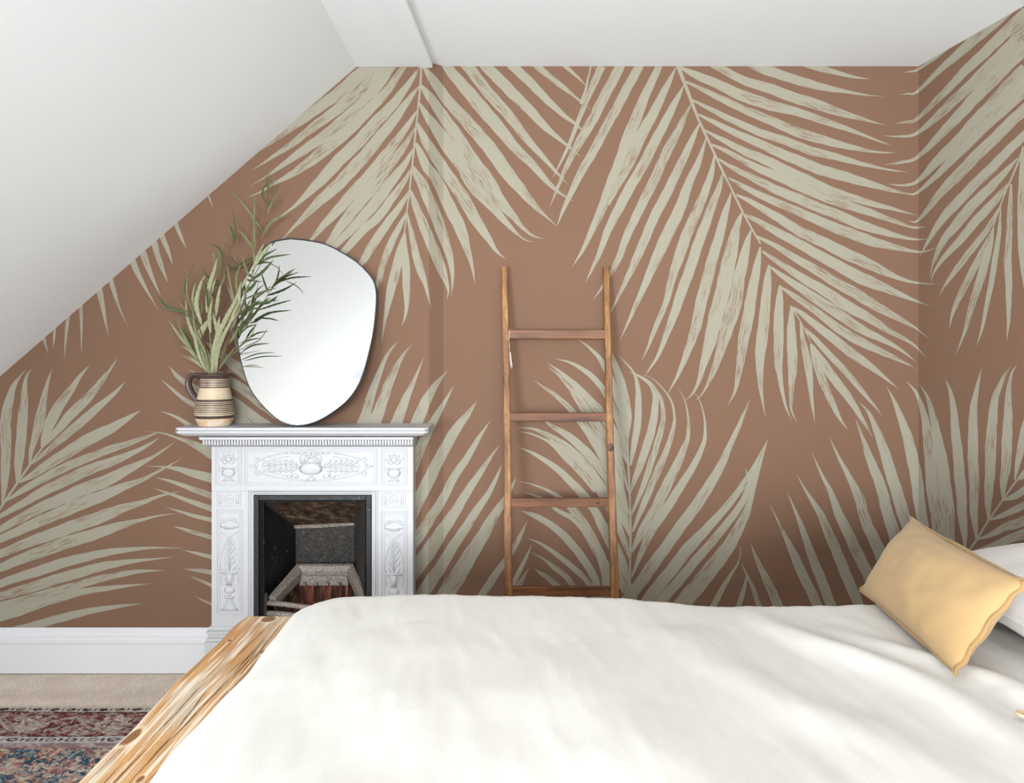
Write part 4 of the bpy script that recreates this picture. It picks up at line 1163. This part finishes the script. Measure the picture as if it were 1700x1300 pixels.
branch('branch of dark narrow leaves spreading right across the mirror, some standing in for reflections',
 [(338,990),(370,880),(420,760),(465,650),(505,530),(540,450),(588,395)],
 [[(500,510),(548,435),(592,378),24,'p'],[(512,495),(560,440),(622,404),17,'d'],[(530,475),(590,445),(686,430),12,'d'],[(490,560),(555,512),(606,455),19,'d'],
  [(560,462),(615,486),(651,525),5,'m'],[(478,610),(512,575),(531,545),23,'d'],[(468,642),(540,612),(622,586),12,'d'],[(452,718),(500,672),(546,644),18,'d'],
  [(462,702),(530,662),(632,645),13,'d'],[(480,692),(520,684),(556,688),10,'d'],[(443,812),(453,760),(470,722),12,'d'],[(446,806),(486,770),(532,760),11,'d'],
  [(438,872),(480,837),(548,822),9,'d'],[(445,850),(500,812),(526,742),5,'m'],[(455,925),(530,897),(616,890),6,'d'],[(460,958),(500,950),(536,950),4,'m'],  # leaves starting at the mirror edge stand in for reflected foliage
  [(470,640),(480,590),(500,560),16,'m'],[(505,530),(515,450),(500,350),11,'m'],[(520,480),(560,468),(600,470),12,'d'],[(495,545),(470,480),(455,430),9,'m'],[(440,720),(470,690),(500,640),14,'d'],[(515,470),(545,410),(560,380),14,'p']], -.035, -.075)
branch('left hand branch whose thin dark leaves reach up and out',
 [(310,990),(290,880),(252,760),(215,650),(205,560),(222,505)],
 [[(200,700),(110,682),(55,617),20,'d'],[(212,660),(188,580),(212,510),6,'d'],[(225,545),(205,515),(175,487),5,'m'],[(222,505),(230,480),(233,476),4,'m'],
  [(240,735),(226,640),(238,560),15,'p'],[(195,700),(160,650),(155,640),4,'m'],[(130,690),(128,640),(128,605),3,'m'],[(235,720),(200,620),(200,520),8,'m'],[(252,760),(270,680),(262,640),13,'m'],
  [(250,750),(205,720),(180,700),13,'d'],[(270,810),(235,740),(200,690),16,'m']], .01, .0)
branch('central upright branch with broad pale sage leaves',
 [(316,990),(310,860),(300,700),(312,560),(336,450)],
 [[(250,890),(250,830),(285,765),(325,715),40,'p'],[(268,760),(245,665),(262,575),(285,528),27,'p'],[(292,705),(300,600),(326,510),(342,448),27,'p'],[(320,560),(345,590),(358,640),14,'d'],
  [(320,985),(330,860),(378,742),(430,640),(455,555),30,'p'],[(312,985),(298,900),(272,850),26,'p'],[(300,700),(290,600),(270,545),11,'d'],[(335,720),(345,640),(358,570),22,'p'],
  [(350,830),(330,740),(320,700),22,'p'],[(310,800),(305,720),(318,640),24,'p'],[(300,690),(318,650),(300,600),12,'m'],[(330,460),(325,420),(318,445),10,'m'],[(305,640),(322,580),(335,540),18,'p'],[(330,850),(345,780),(352,720),20,'p']], -.01, -.02, False)
branch('lowest left branch with long pale leaves arching over the jug handle',
 [(302,990),(240,900),(172,830),(112,740)],
 [[(302,985),(250,905),(172,822),(112,738),22,'p'],[(290,985),(228,875),(155,745),18,'d'],[(300,985),(262,880),(205,742),(193,640),22,'p'],[(262,940),(215,885),(172,860),13,'p'],
  [(225,880),(170,780),(158,715),16,'m'],[(290,980),(255,900),(235,800),18,'p'],[(308,985),(285,890),(240,790),(225,690),17,'m'],[(240,900),(215,850),(180,760),12,'d'],[(270,960),(225,920),(205,905),10,'p']], -.02, -.03, False)
branch('short right hand branch with pale leaves bending towards the mirror',
 [(342,990),(382,880),(425,745),(448,620),(456,480)],
 [[(335,985),(345,880),(396,762),(445,700),27,'p'],[(340,980),(390,912),(432,858),12,'m'],[(378,942),(420,892),(502,855),4,'m'],[(395,765),(430,682),(462,640),18,'p'],[(432,690),(402,565),(385,468),9,'m'],
  [(335,985),(332,910),(305,852),20,'p'],[(410,790),(440,690),(450,560),20,'p'],[(440,640),(430,540),(452,480),14,'m'],[(448,600),(480,540),(500,500),18,'p'],[(425,740),(465,660),(480,600),20,'m'],[(350,960),(380,860),(400,810),18,'m'],[(345,985),(360,930),(352,870),16,'p'],[(395,850),(430,800),(440,750),14,'m']], -.02, -.04)

# ------------------------------------------------------------------ wooden ladder
LAD = empty('ladder', (0, 0, 0), 'wooden blanket ladder with four flat rungs leaning against the palm wallpaper', 'ladder')
Lz0, Lz1 = 0.0, 1.706
LYt, LYb = 3.058, 2.79
def ly(z): return LYb + (LYt-LYb)*(z/Lz1)
def lat(py):
    """height on the ladder's plane seen at print row py"""
    lo, hi = -.2, 1.8
    for _ in range(50):
        m = (lo+hi)/2
        if HY - (m-EYE)*F/ly(m) > py: lo = m
        else: hi = m
    return lo
def rail(pxt, pxb, wt, wb, knot=None):
    zt, zbm = lat(443), lat(975)
    xt = (pxt-HX)/F*ly(zt); xb_ = (pxb-HX)/F*ly(zbm)
    bm = bmesh.new(); rings = []
    zs = np.linspace(0, zt, 26)
    for i, z in enumerate(zs):
        t = (z-zbm)/(zt-zbm); x = xb_+(xt-xb_)*t + .0015*math.sin(z*5+pxt)
        w = (wb+(wt-wb)*t)/2*ly(z)/F; dp = .017 - .004*t
        y = ly(z); c = .25
        ring = [(-w, -dp*(1-c)), (-w*(1-c), -dp), (w*(1-c), -dp), (w, -dp*(1-c)), (w, dp), (-w, dp)]
        rings.append([bm.verts.new((x+a, y+b, z)) for a, b in ring])
    for A, B in zip(rings, rings[1:]):
        for k in range(6): bm.faces.new([A[k], A[(k+1) % 6], B[(k+1) % 6], B[k]])
    bm.faces.new(rings[0]); bm.faces.new(rings[-1])
    r = obj('rail', bm, M_rail, LAD)
    if knot:
        z = lat(knot[1]); y = ly(z)-.0178; x = (knot[0]-HX)/F*y
        bm = bmesh.new()
        for rr, d in ((.0165, .0), (.0085, .0012)):
            ellipsoid(bm, Vector((x, y+.001, z)), (rr*.72, .0012+d, rr*1.15), 0, 14, 6)
        obj('knot', bm, M_knot, r, True)
    return lambda z: (xb_+(xt-xb_)*((z-zbm)/(zt-zbm)))
xl_ = rail(837.8, 845, 9.5, 13.5)
xr_ = rail(1005.3, 1019.8, 9.5, 13.2, (1014, 743))
for k, (y0, y1) in enumerate(((548, 562.5), (685, 699.5), (826.5, 841.5), (973, 989))):
    z1, z0 = lat(y0), lat(y1); zm = (z0+z1)/2; y = ly(zm)
    bm = bmesh.new(); box(bm, xl_(zm)+.006, xr_(zm)-.006, y-.012, y+.010, z0, z1, .0025)
    rg = obj('rung', bm, M_rung, LAD)
    if k == 2:
        bm = bmesh.new(); ellipsoid(bm, Vector(((992-HX)/F*(y-.012), y-.0118, zm+.002)), (.010, .0014, .006), 0, 14, 6)
        obj('knot', bm, M_knot, rg, True)

# swing tag tied to the top rung beside the left rail
TG = empty('swing_tag', (0, 0, 0), 'small grey swing tag hanging on pale string from the top ladder rung', 'tag')
z1 = lat(552); ty = ly(z1)-.016
tp = lambda x, y, o=0: P(x, y, ty+o)
bm = bmesh.new()
tube(bm, [tp(846.5, 547, .030), tp(846.5, 546, .012), tp(846, 552, -.001), tp(844.6, 566), tp(846.3, 577), tp(845.3, 584), tp(847.4, 592), tp(850.2, 606), tp(849.8, 612), tp(847.6, 611), tp(846.4, 598), tp(845.6, 586)], .0011, 5)
obj('string', bm, M_twine, TG, True)
bm = bmesh.new(); prism(bm, [tp(846.3, 584), tp(848.2, 585), tp(850, 606), tp(848.2, 610), tp(846.8, 604)], (0, .0015, 0))
obj('card', bm, M_tagmat, TG)
# ------------------------------------------------------------------ patterned rug
def vcol_mat(name, rough, bump_scale=None, bump=.3, dist=.002):
    m = Mat(name, rough, .2)
    a = m.node('ShaderNodeAttribute'); a.attribute_name = 'colour'
    m.base(a.outputs['Color'])
    if bump_scale: m.bump(m.noise(m.coord('Object', bump_scale), 1, 4), bump, dist)
    return m
def grid_obj(name, X, Y, Z, C, mat, parent=None, extra=None):
    ny, nx = X.shape
    V = np.stack([X.ravel(), Y.ravel(), Z.ravel()], 1)
    i = np.arange(nx-1)[None, :] + nx*np.arange(ny-1)[:, None]
    Fq = np.stack([i, i+1, i+nx+1, i+nx], -1).reshape(-1, 4)
    me = bpy.data.meshes.new(name)
    me.from_pydata(V.tolist(), [], Fq.tolist())
    if C is not None:
        at = me.color_attributes.new('colour', 'FLOAT_COLOR', 'POINT')
        at.data.foreach_set('color', np.concatenate([C.reshape(-1, 3), np.ones((nx*ny, 1))], 1).astype(np.float32).ravel())
    me.polygons.foreach_set('use_smooth', [True]*len(me.polygons))
    me.update()
    return link_mesh(name, me, mat, parent)
L3 = lambda *c: np.array(lin(*c)[:3])
def rug():
    Yf = 2.722; st = .0042
    X, Y = np.meshgrid(np.arange(XS0+.03, -.35, st), np.arange(Yf, 1.0, -st))
    d = Yf - Y + .004*np.sin(X*5)
    # weave shear: the pattern is hand knotted, so motifs wander a little
    wx = X + .012*(fbm(X*9, d*9, 5)-.5)*2 + .10*d*0; wd = d + .010*(fbm(X*9+40, d*9, 9)-.5)*2
    C = np.zeros(X.shape+(3,)); 
    def paintc(mask, c, a=1.0): C[mask] = C[mask]*(1-a)+c*a
    red, deep, cream, grey, pink = L3(120, 50, 50), L3(80, 32, 34), L3(206, 196, 182), L3(150, 144, 146), L3(186, 130, 128)
    blue, teal, rust, brown, dkb = L3(44, 84, 106), L3(92, 134, 148), L3(172, 122, 88), L3(96, 62, 52), L3(58, 40, 40)
    C[:] = cream
    # narrow outer guard
    g = (d < .036); paintc(g, cream)
    u = np.mod(wx, .062)/.062; v = (d-.020)/.011
    paintc(g & (((u-.42)/.30)**2+v**2 < 1), dkb); paintc(g & (((u-.36)/.16)**2+(v*1.2)**2 < .6) & (np.mod(np.floor(wx/.062), 3) == 0), L3(160, 116, 62))
    paintc(g & (((u-.92)/.08)**2+(v*1.1)**2 < 1), dkb)
    paintc((d > .036) & (d < .043), dkb)
    # wide red border
    b = (d >= .043) & (d < .208); paintc(b, red)
    bc = (wd-.125)
    per = .30; u = (np.mod(wx+.08, per)/per-.5)*per
    rr = np.hypot(u, bc*1.1); th = np.arctan2(bc*1.1, u)
    ros = .058*(1+.22*np.cos(8*th))
    paintc(b & (rr < ros+.010), deep); paintc(b & (rr < ros), cream); paintc(b & (rr < ros*.72), pink); paintc(b & (rr < ros*.52), cream)
    paintc(b & (rr < ros*.36), L3(126, 104, 122)); paintc(b & (rr < .008), cream)
    u2 = (np.mod(wx+.08+per/2, per)/per-.5)*per
    r2 = np.hypot(u2*.75, bc*1.25); t2 = np.arctan2(bc, u2)
    leafm = np.abs(bc+.03*np.sin(u2*38)) < .020*(1-np.abs(u2)/.09)
    paintc(b & (np.abs(u2) < .09) & leafm, deep); paintc(b & (np.abs(bc-.045-.012*np.cos(u2*60)) < .006), L3(160, 150, 140))
    vine = np.abs(bc - .045*np.sin(wx*2*PI/per*1.0+.6)); paintc(b & (vine < .007), L3(176, 168, 158))
    sm = fbm(wx*84, wd*70, 21, 3)
    paintc(b & (sm > .60), L3(178, 168, 160), .8); paintc(b & (sm < .36), L3(96, 66, 64), .8)
    sm2 = fbm(wx*72+9, wd*84+3, 33, 3); paintc(b & (sm2 > .64), L3(168, 128, 108), .8)
    paintc((d > .204) & (d < .211), dkb)
    # pale inner guard with curls
    g = (d >= .211) & (d < .252); paintc(g, L3(196, 190, 188))
    u = np.mod(wx, .070)/.070; v = (d-.231)/.012
    rg = np.hypot((u-.4)/.30, v); paintc(g & (rg < 1) & (rg > .45), L3(86, 66, 68)); paintc(g & (((u-.9)/.09)**2+(v*1.1)**2 < 1), L3(90, 70, 72))
    g = (d >= .252) & (d < .286); paintc(g, L3(174, 158, 158)); paintc(g & (fbm(wx*30, wd*60, 41, 3) > .56), L3(146, 120, 118))
    paintc((d >= .280) & (d < .287), L3(160, 104, 92))
    # blue field with a lattice of flowers
    f = d >= .287; paintc(f, blue)
    a = .170
    for ox, oy, c1, c2, R in ((0, 0, L3(196, 172, 152), pink, .052), (a/2, a/2, rust, L3(206, 190, 168), .040), (a/2, 0, cream, L3(150, 108, 96), .024), (0, a/2, teal, L3(70, 60, 62), .026)):
        uu = (np.mod(wx+ox, a)/a-.5)*a; vv = (np.mod(wd-.31+oy, a)/a-.5)*a
        r = np.hypot(uu, vv); t = np.arctan2(vv, uu); RR = R*(1+.2*np.cos(6*t))
        paintc(f & (r < RR+.007), L3(60, 62, 74)); paintc(f & (r < RR), c1); paintc(f & (r < RR*.6), c2); paintc(f & (r < RR*.3), c1)
    n = fbm(wx*90, wd*80, 51, 3)
    paintc(f & (n > .64), L3(188, 160, 142), .85); paintc(f & (n < .40), L3(38, 76, 98), .9)
    n = fbm(wx*80+7, wd*72, 61, 3); paintc(f & (n > .66), L3(140, 82, 76), .8); paintc(f & (n < .31), L3(200, 194, 186), .8)
    # wear: rubbed pale streaks that follow the knots
    w = fbm(X*60 - d*90, d*60, 71, 3); wm = np.clip((w-.55)*4, 0, .42)[..., None]
    C = C*(1-wm) + L3(196, 186, 176)*wm
    kn = .80+.4*fbm(X*150, d*150, 81, 2)
    C = np.clip(C*kn[..., None]*.80, 0, 1)
    Z = .006 + .0028*fbm(X*110-d*60, d*110, 91, 2)
    Z[0, :] = 0.0
    m = vcol_mat('worn_wool_rug', .95, (300, 300, 300), .3, .002)
    o = grid_obj('rug', X, Y, Z, C, m)
    tag(o, 'faded red and blue oriental rug lying on the beige carpet beside the bed', 'rug')
    # selvedge: thin back edge
    bm = bmesh.new(); box(bm, XS0+.03, -.35, Yf-.004, Yf+.004, -.001, .006, .001)
    obj('selvedge', bm, M_twine, o)
rug()

# ------------------------------------------------------------------ bed
BED = empty('bed', (0, 0, 0), 'low bed with a chunky weathered timber footboard under white bedding', 'bed')
BZ = .60; BX0_, BX1_ = -.752, -.552; BYF, BYN = 2.028, .36
def footboard():
    m = vcol_mat('weathered_pine', .55, (120, 14, 120), .2, .001)
    st = .0016
    st = .0011; xs = np.arange(BX0_-.002, BX1_-.02, st); ys = np.concatenate([np.arange(BYN, 1.05, .02), np.arange(1.05, BYF+.001, .0036)])
    X, Y = np.meshgrid(xs, ys)
    cx = X-(BX0_+.1)
    # knots (x, y, radius x, radius y)
    kn = [((215-850)/1200*1.384, 1.384, .016, .030), ((447-850)/1200*2.005, 2.0, .020, .022), (-.598, 1.925, .011, .02), (-.612, 1.78, .007, .014), (-.605, 1.43, .007, .013), (-.64, 1.245, .006, .012), (-.722, 1.85, .005, .009)]
    g = X + .005*np.sin(Y*3.2+1) + .0015*np.sin(Y*9) + .012*(fbm(X*7, Y*1.4, 3)-.5)
    kd = np.full(X.shape, 9.0); disp = np.zeros(X.shape)
    for kx, ky, rx, ry in kn:
        q_ = np.hypot((X-kx)/rx, (Y-ky)/ry); kd = np.minimum(kd, q_)
        disp += np.sign(X-kx)*rx*1.5*np.exp(-((Y-ky)/(ry*2.0))**2)*np.exp(-np.abs(X-kx)/(rx*2.4))
    # cathedral figure in the middle of the plank
    fig = np.exp(-((X+.655)/.035)**2)
    r = g - disp + .05*fig*np.sin(Y*9+2)**2*.35
    ring = np.sin(r*2*PI/.0052 + 2.2*np.sin(r*90) + 1.5*(fbm(X*40, Y*4, 7)-.5)*4)
    ring = ring*(.45+.9*fbm(X*12, Y*5, 19))
    late = np.clip(ring, 0, 1)**1.2
    blot = fbm(X*7+3, Y*3.2, 11, 3); pale = np.clip((fbm(X*16, Y*4.5+5, 13, 4)-.46)*6, 0, 1)
    base = L3(206, 162, 112)*(1-pale[..., None]) + L3(204, 190, 168)*pale[..., None]
    C = base*(1-.0*late[..., None])
    am = np.clip((blot-.42)*4, 0, 1)[..., None]
    C = C*(1-am*.7) + L3(192, 138, 80)*am*.7
    C = C*(1-late[..., None]*.62) + L3(148, 98, 54)*late[..., None]*.62
    wf_ = np.clip((fbm((X-.1*(fbm(X*10,Y*2,99,2)-.5)*.3)*150, Y*5, 23, 3)-.57)*9, 0, 1)[..., None]
    C = C*(1-wf_*.6)+L3(226, 216, 200)*wf_*.7
    lf = np.clip((fbm(X*220+9, Y*6, 29, 3)-.64)*9, 0, 1)[..., None]
    C = C*(1-lf*.6)+L3(112, 76, 46)*lf*.6
    # knots: dark heart with pale halo
    k = np.clip(1-np.abs(kd-1.25)/.28, 0, 1)[..., None]; C = C*(1-k*.5)+L3(232, 214, 186)*k*.5
    rk = .5+.5*np.sin(kd*22+fbm(X*90, Y*60, 31)*5)
    kc = L3(120, 78, 48)*(1-rk[..., None]*.5)+L3(168, 124, 84)*rk[..., None]*.5
    ins = np.clip((1.02-kd)*7, 0, 1)[..., None]; C = C*(1-ins)+kc*ins
    Z = BZ - .0002*late + .002*(fbm(X*6, Y*2.5, 37)-.5)
    # drying cracks, cut into the surface
    cracks = [(1.06, 1.95, -.660, .030), (1.50, 1.98, -.616, -.012), (1.30, 1.62, -.690, .006), (1.08, 1.30, -.700, .004), (1.20, 1.34, -.682, .002), (1.55, 1.80, -.640, .012), (1.12, 1.36, -.632, .014), (1.42, 1.60, -.655, -.010), (1.70, 2.0, -.672, .018)]
    for i, (ya, yb, x0, dx) in enumerate(cracks):
        t = np.clip((Y-ya)/(yb-ya), 0, 1); path = x0 + dx*t + .0035*(fbm(Y*9, Y*0+i*3.1, 43+i)-.5)*2 + .0005*np.sin(Y*50+i)
        wdt = .0016*np.sin(PI*t)**.5*(.2+1.0*fbm(Y*16, Y*0+i, 47+i))
        mk = np.clip(1.6-np.abs(X-path)/np.maximum(wdt, 1e-6), 0, 1)*((Y > ya) & (Y < yb))
        C = C*(1-mk[..., None]*.9) + L3(54, 44, 36)*mk[..., None]*.9; Z = Z - .0022*mk
    # wane: the plank's left edge wanders, its arris is worn round
    wane = .004*np.sin(Y*6+.5)+.0022*np.sin(Y*17+2)+.0012*np.sin(Y*41)
    e = (X-BX0_)/.022; edge = np.clip(1-e, 0, 1)
    X2 = X + wane*np.clip(1-(X-BX0_)/.06, 0, 1); Z = Z - .010*edge**2
    Z[-1, :] -= .004
    # wrap the sides down
    XX, YY, ZZ, CC = [X2[:, :1], X2, X2[:, -1:]], [Y[:, :1], Y, Y[:, -1:]], [Z[:, :1]*0+BZ-.11, Z, Z[:, -1:]*0+BZ-.11], [C[:, :1], C, C[:, -1:]]
    X2, Y, Z, C = (np.concatenate(a, 1) for a in (XX, YY, ZZ, CC))
    def endrow(i, y):
        return X2[i:i+1], np.full((1, X2.shape[1]), y), np.full((1, X2.shape[1]), BZ-.11), C[i:i+1]*.8
    a, b = endrow(0, BYN), endrow(len(X2)-1, BYF)
    X2, Y, Z, C = (np.concatenate([p, w_, q_], 0) for p, w_, q_ in zip(a, (X2, Y, Z, C), b))
    o = grid_obj('footboard', X2, Y, Z, C, m, BED)
    o['label'] = 'weathered pine plank with knots and cracks'
footboard()
bm = bmesh.new(); box(bm, BX0_+.02, BX1_-.02, BYN+.02, BYF-.03, .16, BZ-.10, .006); obj('foot_panel', bm, M_frame_wood, BED)
for y in (BYN+.03, BYF-.13):
    bm = bmesh.new(); box(bm, BX0_+.03, BX0_+.13, y, y+.10, .0095, BZ-.10, .006); obj('leg', bm, M_frame_wood, BED)
    bm = bmesh.new(); box(bm, 1.60, 1.70, y, y+.10, 0, .50, .006); obj('leg', bm, M_frame_wood, BED)
for y in (BYN+.04, BYF-.09):
    bm = bmesh.new(); box(bm, BX0_+.13, 1.60, y, y+.04, .20, .36, .004); obj('side_rail', bm, M_frame_wood, BED)
bm = bmesh.new(); box(bm, BX0_+.13, 1.60, BYN+.08, BYF-.09, .30, .34); obj('bed_base', bm, M_frame_wood, BED)
bm = bmesh.new(); box(bm, -.52, 1.62, BYN+.10, BYF-.10, .341, .585, .05, 4)
MT = tag(obj('mattress', bm, M_mattress, None, True), 'white mattress lying on the bed under the duvet', 'mattress')

# ------------------------------------------------------------------ duvet
DXF = [-.62, -.48, -.33, -.18, -.02, .15, .295, .42, .52, .65, .80, .97, 1.2, 1.7]
DZF = [.676, .684, .692, .694, .690, .689, .683, .671, .661, .660, .663, .666, .668, .67]
FOLDS = [((.62, 1.92), (.92, 1.12), .05, .021), ((.80, 1.80), (1.10, 1.15), .035, .015), ((.38, 1.75), (.70, 1.02), .07, .013),
         ((.10, 1.60), (.28, .95), .09, .006), ((-.30, 1.70), (-.10, 1.0), .10, .006), ((.98, 1.45), (1.25, 1.02), .03, .016), ((1.0, 1.35), (1.35, 1.1), .02, -.010)]
def duvet_top(X, Y):
    z = np.interp(X, DXF, DZF)
    z = z + .012*(fbm(X*2.2+3, Y*2.2, 5, 3)-.5)*2*np.clip((2.0-Y)/.5, 0, 1)
    for (xa_, ya_), (xb_, yb_), w, h in FOLDS:
        dx, dy = xb_-xa_, yb_-ya_; L = math.hypot(dx, dy)
        s = ((X-xa_)*dx+(Y-ya_)*dy)/L; n = ((X-xa_)*-dy+(Y-ya_)*dx)/L
        n = n + .03*np.sin(s*9+h*900) + .02*(fbm(X*6, Y*6, 17)-.5)
        t = np.clip(s/L, 0, 1)
        z = z + h*np.exp(-(n/w)**2)*np.sin(PI*t)**.7
    return z
def duvet():
    # u: across the bed from the foot edge, v: from the near side to the far side, both wrap over their edges
    U = np.concatenate([np.linspace(0, 1, 30)[:-1]-1, np.linspace(0, 1.98, 220)])       # <0 on the foot roll
    V = np.concatenate([np.linspace(-1, 0, 16)[:-1], np.linspace(0, 1.42, 170), 1.42+np.linspace(0, 1, 26)[1:]])
    u, v = np.meshgrid(U, V)
    ef = np.clip(-u, 0, 1); eF = np.clip(v-1.42, 0, 1); eN = np.clip(-v, 0, 1)
    yb = BYN+.13+np.clip(v, 0, 1.42)
    xb_ = -.395+np.clip(u, 0, None)
    z = duvet_top(xb_, yb)
    # foot roll: quarter of a fat ellipse down on to the plank
    a = ef*PI/2*1.12
    wob = .007*np.sin(yb*6.0+.8)+.004*np.sin(yb*14+2)+.0015*np.sin(yb*31)
    X = xb_ - (.198+wob)*np.sin(np.minimum(a, PI/2*1.12))
    h = z-(BZ+.004)
    Z = z - h*np.clip((1-np.cos(a))/(1-math.cos(PI/2*1.12)), 0, 1)
    X = X + np.where(ef > .93, .02*(ef-.93)/.07, 0)
    # far side: rounded shoulder, then hanging down
    def side(e, sgn, Y, Z):
        arc = np.clip(e/.45, 0, 1)*PI/2; hang = np.clip((e-.45)/.55, 0, 1)
        Y = Y + sgn*(.075*np.sin(arc)+.010*hang)
        drop = .075*(1-np.cos(arc)) + .34*hang
        return Y, Z-drop
    Y, Z = side(eF, 1, yb, Z); Y, Z = side(eN, -1, Y, Z)
    hang = np.clip((np.maximum(eF, eN)-.45)/.55, 0, 1)
    Y = Y + np.where(eF > 0, 1, -1)*hang*.012*np.sin(X*14)
    # over the plank the hanging part cannot sink into the timber
    Z = np.where((X < BX1_+.01), np.maximum(Z, BZ+.004+.0*Z), Z)
    # linen crumple
    cr = .0030*(fbm(X*22+Y*2+2*fbm(X*4, Y*4, 77, 2), Y*5, 7, 4)-.5)*2 + .0010*(fbm(X*60, Y*14, 27, 3)-.5)*2
    Z = Z + cr*(1-hang)
    o = grid_obj('duvet', X, Y, Z, None, M_linen)
    md = o.modifiers.new('thickness', 'SOLIDIFY'); md.thickness = .012; md.offset = -1
    tag(o, 'crumpled off-white linen duvet spread over the bed', 'duvet')
    me = o.data
    if me.polygons[len(me.polygons)//2].normal.z < 0: me.flip_normals()
    return o
DUV = duvet()
bpt = P(1698, 1188, 1.31)
bm = bmesh.new()
lathe(bm, [(0, .004), (.005, .004), (.008, .0055), (.0105, .005), (.0115, .003), (.011, .0), (0, 0)], bpt, 20)
M_button = Mat('horn_button', .4); M_button.base(lin(206, 178, 142))
obj('button', bm, M_button, DUV, True)

# ------------------------------------------------------------------ pillow and cushion
def pillow(name, c, T, mat, seam_mat, label, cat, pinch=.10, wav=.004, power=.55, nu=44, nv=32, seed=1, flange=.010, sink=0):
    """c = four corners A B C D (bottom far, bottom near, top near, top far)"""
    A, B, Cc, D = [Vector(k) for k in c]
    nrm = (B-A).cross(D-A).normalized()
    rg = random.Random(seed)
    def mid(u, v):
        # corners stay, sides draw in
        su = math.copysign(1, u); 
        uu = u*(1-pinch*(1-v*v)*.5*abs(u)**3); vv = v*(1-pinch*(1-u*u)*.9*abs(v)**3)
        a, b = (uu+1)/2, (vv+1)/2
        return A*(1-a)*(1-b)+B*a*(1-b)+Cc*a*b+D*(1-a)*b
    def th(u, v):
        return T*.5*max(0, (1-u*u))**power*max(0, (1-v*v))**power
    V, Fc = [], []
    for side in (1, -1):
        base = len(V)
        for j in range(nv+1):
            for i in range(nu+1):
                u = math.sin((i/nu-.5)*PI); v = math.sin((j/nv-.5)*PI)
                p = mid(u, v); t = th(u, v)
                n = mnoise.noise(Vector((u*2.2+seed, v*2.0, side*3)))*.10*t*2 + mnoise.noise(Vector((u*6+seed, v*5, side*7)))*.035*t*2
                V.append(p + nrm*side*(t+n))
        for j in range(nv):
            for i in range(nu):
                k = base+j*(nu+1)+i; q4 = (k, k+1, k+nu+2, k+nu+1)
                Fc.append(q4 if side > 0 else q4[::-1])
    o = pyobj(name, V, Fc, mat, None, True)
    tag(o, label, cat)
    # seam: a stitched flange standing out round the edge
    loop = []
    K = 36
    for (u0, v0, u1, v1) in ((-1, -1, 1, -1), (1, -1, 1, 1), (1, 1, -1, 1), (-1, 1, -1, -1)):
        for i in range(K):
            t = i/K; t = .5-.5*math.cos(PI*t)
            loop.append((u0+(u1-u0)*t, v0+(v1-v0)*t))
    bm = bmesh.new(); rr = []
    ctr = (A+B+Cc+D)/4
    for i, (u, v) in enumerate(loop):
        p = mid(u, v); out = (p-ctr); out -= nrm*out.dot(nrm); out.normalize()
        w = nrm*(wav*(math.sin(i*.9+seed)+.6*math.sin(i*.37)))
        rr.append([bm.verts.new(p-out*.012+nrm*.004), bm.verts.new(p+out*flange*.5+nrm*.0035+w*.6), bm.verts.new(p+out*flange+w), bm.verts.new(p+out*flange*.5-nrm*.0035+w*.6), bm.verts.new(p-out*.012-nrm*.004)])
    n = len(rr)
    for i in range(n):
        a, b = rr[i], rr[(i+1) % n]
        for k in range(4): bm.faces.new([a[k], a[k+1], b[k+1], b[k]])
    obj('seam', bm, seam_mat, o, True)
    return o
pillow('pillow', [(1.10, 2.00, .745), (1.08, 1.18, .745), (1.60, 1.20, .80), (1.60, 2.02, .80)], .17, M_pillow, M_pillow,
       'plump white bed pillow lying behind the mustard cushion', 'pillow', .06, .002, .42, seed=5, flange=.004)
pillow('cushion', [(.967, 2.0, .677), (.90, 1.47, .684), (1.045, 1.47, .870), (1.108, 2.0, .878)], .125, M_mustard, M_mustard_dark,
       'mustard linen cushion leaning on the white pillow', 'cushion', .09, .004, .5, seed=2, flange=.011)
